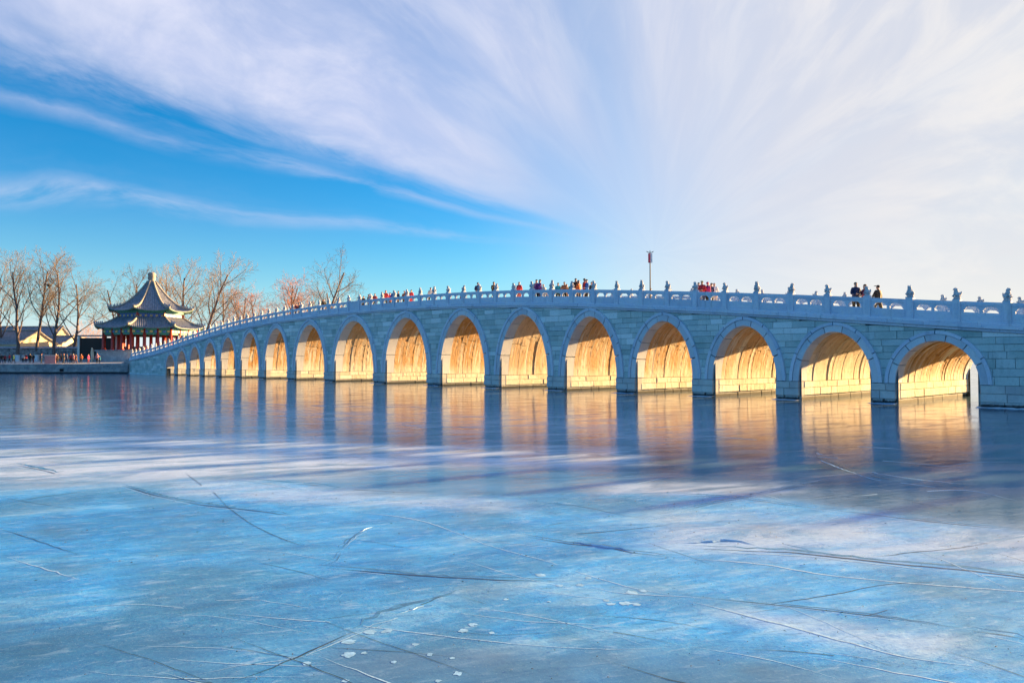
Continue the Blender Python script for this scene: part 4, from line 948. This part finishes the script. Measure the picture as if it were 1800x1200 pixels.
def hair_mesh(kind):
    mb = MB(); bm = bmesh.new(); bmesh.ops.create_icosphere(bm, subdivisions=2, radius=1)
    V = []
    for q in bm.verts:
        x_, y_, z_ = q.co; 
        lo = -.15 if kind == 'short' else (-1.2 if kind == 'hood' else -.9)
        face = y_ < -.35 and z_ < .35
        z2 = max(z_, lo); V.append((x_ * .083, (.008 + y_ * .098) if not face else .008 - .35 * .098 * (1.6 if kind == 'cap' and z_ > .1 else 1), 1.655 + z2 * .088))
    mb.add(V, [tuple(q.index for q in f.verts) for f in bm.faces]); bm.free()
    if kind == 'cap': mb.add([(-.08, -.08, 1.70), (.08, -.08, 1.70), (.06, -.19, 1.685), (-.06, -.19, 1.685), (-.08, -.08, 1.715), (.08, -.08, 1.715), (.06, -.19, 1.695), (-.06, -.19, 1.695)], [(0, 1, 2, 3), (7, 6, 5, 4), (0, 4, 5, 1), (1, 5, 6, 2), (2, 6, 7, 3), (3, 7, 4, 0)])
    return mb.mesh('hair', None, True)
HAIR = {k: hair_mesh(k) for k in ('short', 'long', 'hood', 'cap')}
CL = dict(red=(.50, .03, .04), navy=(.02, .03, .09), black=(.012, .012, .015), purple=(.14, .03, .22), teal=(.02, .28, .36), brown=(.22, .09, .05), orange=(.62, .16, .04), magenta=(.42, .02, .13), grey=(.45, .44, .46), white=(.68, .68, .70), maroon=(.20, .03, .05), blue=(.04, .14, .42), green=(.05, .16, .09), pink=(.62, .25, .28), skin=(.52, .31, .22), hair=(.012, .009, .008))
CM = {k: plain('cloth_' + k if k not in ('skin', 'hair') else k, v_, .8, var=.15, scale=14, bmp=.1) for k, v_ in CL.items()}
def person(loc, rz, h, coat, legs, pose, hair, hcol, label, group):
    r_ = link('person', POSES[pose]); r_.location = loc; r_.rotation_euler = (0, 0, rz); k = h / 1.75; r_.scale = (k * 1.06, k * 1.06, k); tag(r_, label, 'person', group)
    for i, nm in enumerate((coat, legs, 'skin', 'black')): r_.material_slots[i].link = 'OBJECT'; r_.material_slots[i].material = CM[nm]
    hr = link('hair' if hair not in ('hood', 'cap') else hair, HAIR[hair], r_)
    if not HAIR[hair].materials: HAIR[hair].materials.append(None)
    hr.material_slots[0].link = 'OBJECT'; hr.material_slots[0].material = CM[hcol]
    return r_
def on_bridge(px_, ytop, coat, legs, pose, hair, hcol, rz, label):
    best = None
    for y_ in np.arange(.6, 9, .2):
        d = ray(px_, ytop); t_ = (y_ - CAM[1]) / d[1]; q = CAM + d * t_; dk = curb(q[0]) - .04 + DZR * min(max((y_ - .4) / (WID - .8), 0), 1); h = q[2] - dk; e_ = abs(h - 1.70)
        if best is None or e_ < best[0]: best = (e_, q, dk, h)
    _, q, dk, h = best; person((q[0], q[1], dk), rz, min(max(h, 1.5), 1.9), coat, legs, pose, hair, hcol, label, 'visitors on the bridge')
for a_ in ((1504, 495.5, 'navy', 'black', 2, 'short', 'hair', .9, 'person in a navy jacket, arms folded, at the low end of the bridge'), (1520, 499, 'maroon', 'navy', 2, 'short', 'hair', -.6, 'person in a dark maroon coat beside the one in the navy jacket'),
           (1543, 500.5, 'black', 'black', 1, 'cap', 'black', -PI / 2 - .2, 'person in a black coat and peaked cap walking along the bridge'),
           (1228, 496, 'red', 'black', 0, 'short', 'hair', .5, 'dark haired person in a red coat beside the green capped one'), (1234, 493, 'red', 'navy', 2, 'cap', 'green', .2, 'person in a red coat with a green cap by the rail'),
           (1244, 495, 'magenta', 'black', 0, 'hood', 'magenta', 2.8, 'person with a magenta hood up, back to the rail'), (1250.5, 497, 'navy', 'black', 2, 'short', 'hair', -.4, 'person in a navy jacket between the magenta hood and the pale coat'), (1255.5, 497, 'white', 'grey', 0, 'long', 'grey', .2, 'person in a white coat at the edge of the group with the magenta hood'),
           (1012, 488.5, 'black', 'black', 3, 'short', 'hair', .8, 'tall person in black raising hands before the orange red jacket'), (1017, 492, 'orange', 'navy', 0, 'short', 'hair', 1.6, 'person in an orange red jacket near the middle of the crowd'),
           (1027.5, 489, 'red', 'black', 0, 'short', 'hair', 2., 'person in a red jacket half behind a deep blue one'), (1031, 490.5, 'blue', 'black', 2, 'short', 'hair', -.3, 'person in a deep blue jacket at the rail in the crowd'),
           (981, 496.6, 'teal', 'black', 2, 'short', 'hair', .4, 'person in a bright teal jacket at the rail'), (992, 495, 'brown', 'black', 4, 'short', 'hair', .9, 'person in a brown jacket next to the teal jacket'), (996, 499, 'orange', 'brown', 0, 'long', 'brown', 2.8, 'person in an orange coat turned away behind the brown jacket'),
           (943, 491, 'purple', 'black', 0, 'short', 'hair', .3, 'person in a purple coat left behind the navy one at the rail'), (949, 491, 'purple', 'navy', 3, 'short', 'hair', -.5, 'person in a purple coat raising both hands at the rail'), (955, 499, 'grey', 'grey', 0, 'long', 'grey', 1.2, 'person in a grey coat standing beside two purple coats'),
           (912.6, 495, 'red', 'maroon', 0, 'hood', 'grey', .2, 'lone person in a red coat with a grey hood by the rail'), (868, 495, 'black', 'black', 4, 'short', 'hair', 1.5, 'person in a black coat leaning beside a lion post'), (840, 496, 'navy', 'black', 4, 'short', 'hair', 1.2, 'person in a navy coat walking alone on the bridge'),
           (813, 511, 'maroon', 'black', 0, 'short', 'hair', .3, 'low head in dark maroon just above the rail'), (723, 509, 'red', 'red', 0, 'short', 'hair', .2, 'person in a full red outfit alone between two posts'), (700, 511, 'navy', 'black', 0, 'short', 'hair', -.3, 'person in navy standing next to the red group'),
           (692, 510, 'blue', 'black', 2, 'short', 'hair', .8, 'person in a blue jacket between the red group and the navy coat'), (685.5, 514, 'magenta', 'black', 0, 'short', 'hair', .1, 'short person in magenta within the red group'), (678, 510, 'red', 'black', 0, 'hood', 'red', .6, 'person in red with the hood up on the bridge crest'), (659, 515.5, 'maroon', 'black', 0, 'short', 'hair', 1.2, 'person in maroon at the crest of the bridge'),
           (639, 520, 'black', 'black', 0, 'short', 'hair', .5, 'dark figure just past the solid panel on the crest'), (569, 525.5, 'black', 'navy', 1, 'short', 'hair', 1.6, 'person in black walking down towards the island, alone'), (521, 533, 'maroon', 'black', 2, 'short', 'hair', .4, 'person in dark maroon, left of a pair walking down to the island'), (526, 531.5, 'black', 'black', 0, 'short', 'hair', -.4, 'person in black, taller of the pair walking down to the island'),
           (648, 517, 'navy', 'black', 0, 'short', 'hair', 2.2, 'person in navy turned away from the rail on the crest'), (711, 511, 'brown', 'black', 2, 'cap', 'maroon', .5, 'person in brown with a maroon cap between navy and red coats'), (757, 505, 'grey', 'black', 1, 'short', 'hair', 1.4, 'person in grey walking alone past the crest of the bridge'),
           (1004, 497, 'green', 'black', 0, 'long', 'hair', .2, 'person in a green coat between the orange and black coats'), (1040, 495, 'black', 'black', 0, 'hood', 'black', .9, 'person in a black hooded coat at the edge of the blue and red jackets'), (596, 524, 'blue', 'black', 4, 'short', 'hair', 1.5, 'person in blue walking near the solid centre panel'),
           (316, 589, 'navy', 'black', 1, 'short', 'hair', 1.4, 'person in navy on the bridge before the pavilion columns'), (258, 605, 'red', 'black', 1, 'short', 'hair', 1.2, 'person in red stepping onto the bridge at the island end')): on_bridge(*a_[:3], *a_[3:])
def on_terrace(px_, dep, h, *a_):
    z_ = gz(dep - 130.5); person(spot(px_, dep, z_), YAW + a_[5], h, *a_[:5], a_[6], 'visitors on the terrace')
for a_ in ((3, 133.5, 1.72, 'black', 'navy', 1, 'hood', 'blue', .8, 'person in black with a blue hood walking along the quay'), (8.5, 134, 1.65, 'maroon', 'black', 0, 'short', 'hair', .2, 'person in maroon beside the walker with the blue hood'), (17, 139, 1.68, 'red', 'black', 4, 'short', 'hair', -1.4, 'person in red striding away near the notice board'),
           (53, 136, 1.80, 'black', 'black', 0, 'short', 'hair', .2, 'taller of two people in black standing together on the terrace'), (59, 136, 1.70, 'black', 'maroon', 0, 'short', 'hair', -.3, 'shorter of two people in black standing together on the terrace'), (73, 134.5, 1.75, 'navy', 'black', 2, 'short', 'orange', -1., 'person in navy leaning towards the pink booth'),
           (98.5, 133.5, 1.80, 'brown', 'black', 0, 'hood', 'white', .5, 'person with a white hood next to the pink booth'), (101.5, 134.5, 1.65, 'black', 'black', 2, 'short', 'hair', .9, 'person in black right beside the white hooded one'), (108, 134, 1.78, 'black', 'navy', 1, 'short', 'hair', -.8, 'person in black walking past the booth group'), (112.5, 134.2, 1.76, 'black', 'black', 0, 'long', 'orange', 2., 'person in black with fair hair past the booth'),
           (124.5, 134, 1.78, 'maroon', 'black', 0, 'short', 'hair', .4, 'person in maroon in the group of three on the terrace'), (129, 134.2, 1.75, 'pink', 'navy', 2, 'hood', 'white', .1, 'person in pink with a pale hood in the group of three'), (134, 134, 1.66, 'brown', 'brown', 4, 'short', 'hair', -.6, 'person in brown at the end of the group of three'),
           (24, 134, 1.70, 'green', 'black', 1, 'cap', 'black', -1.2, 'person in green with a black cap by the quay edge'), (41, 140, 1.68, 'grey', 'black', 0, 'short', 'hair', .4, 'person in grey standing between the two notice boards'), (46, 140.5, 1.62, 'red', 'navy', 2, 'hood', 'white', .2, 'person in red with a white hood between the notice boards'),
           (80, 137, 1.72, 'blue', 'black', 0, 'short', 'hair', 2.4, 'person in blue waiting behind the pink booth'), (118, 136, 1.70, 'navy', 'navy', 4, 'short', 'hair', -1.4, 'person all in navy crossing behind the booth group'), (143, 137, 1.66, 'orange', 'black', 0, 'hood', 'orange', .3, 'person in an orange hooded coat near the low wall'),
           (155.5, 134.5, 1.70, 'magenta', 'maroon', 0, 'short', 'hair', 1.4, 'lone person in a long magenta coat before the low wall'), (171, 134.5, 1.82, 'pink', 'black', 0, 'hood', 'pink', .4, 'person in pink with the hood up near the steps'), (175.5, 134.2, 1.40, 'teal', 'black', 2, 'short', 'hair', -.5, 'child in a teal jacket beside the pink hooded person')): on_terrace(*a_)
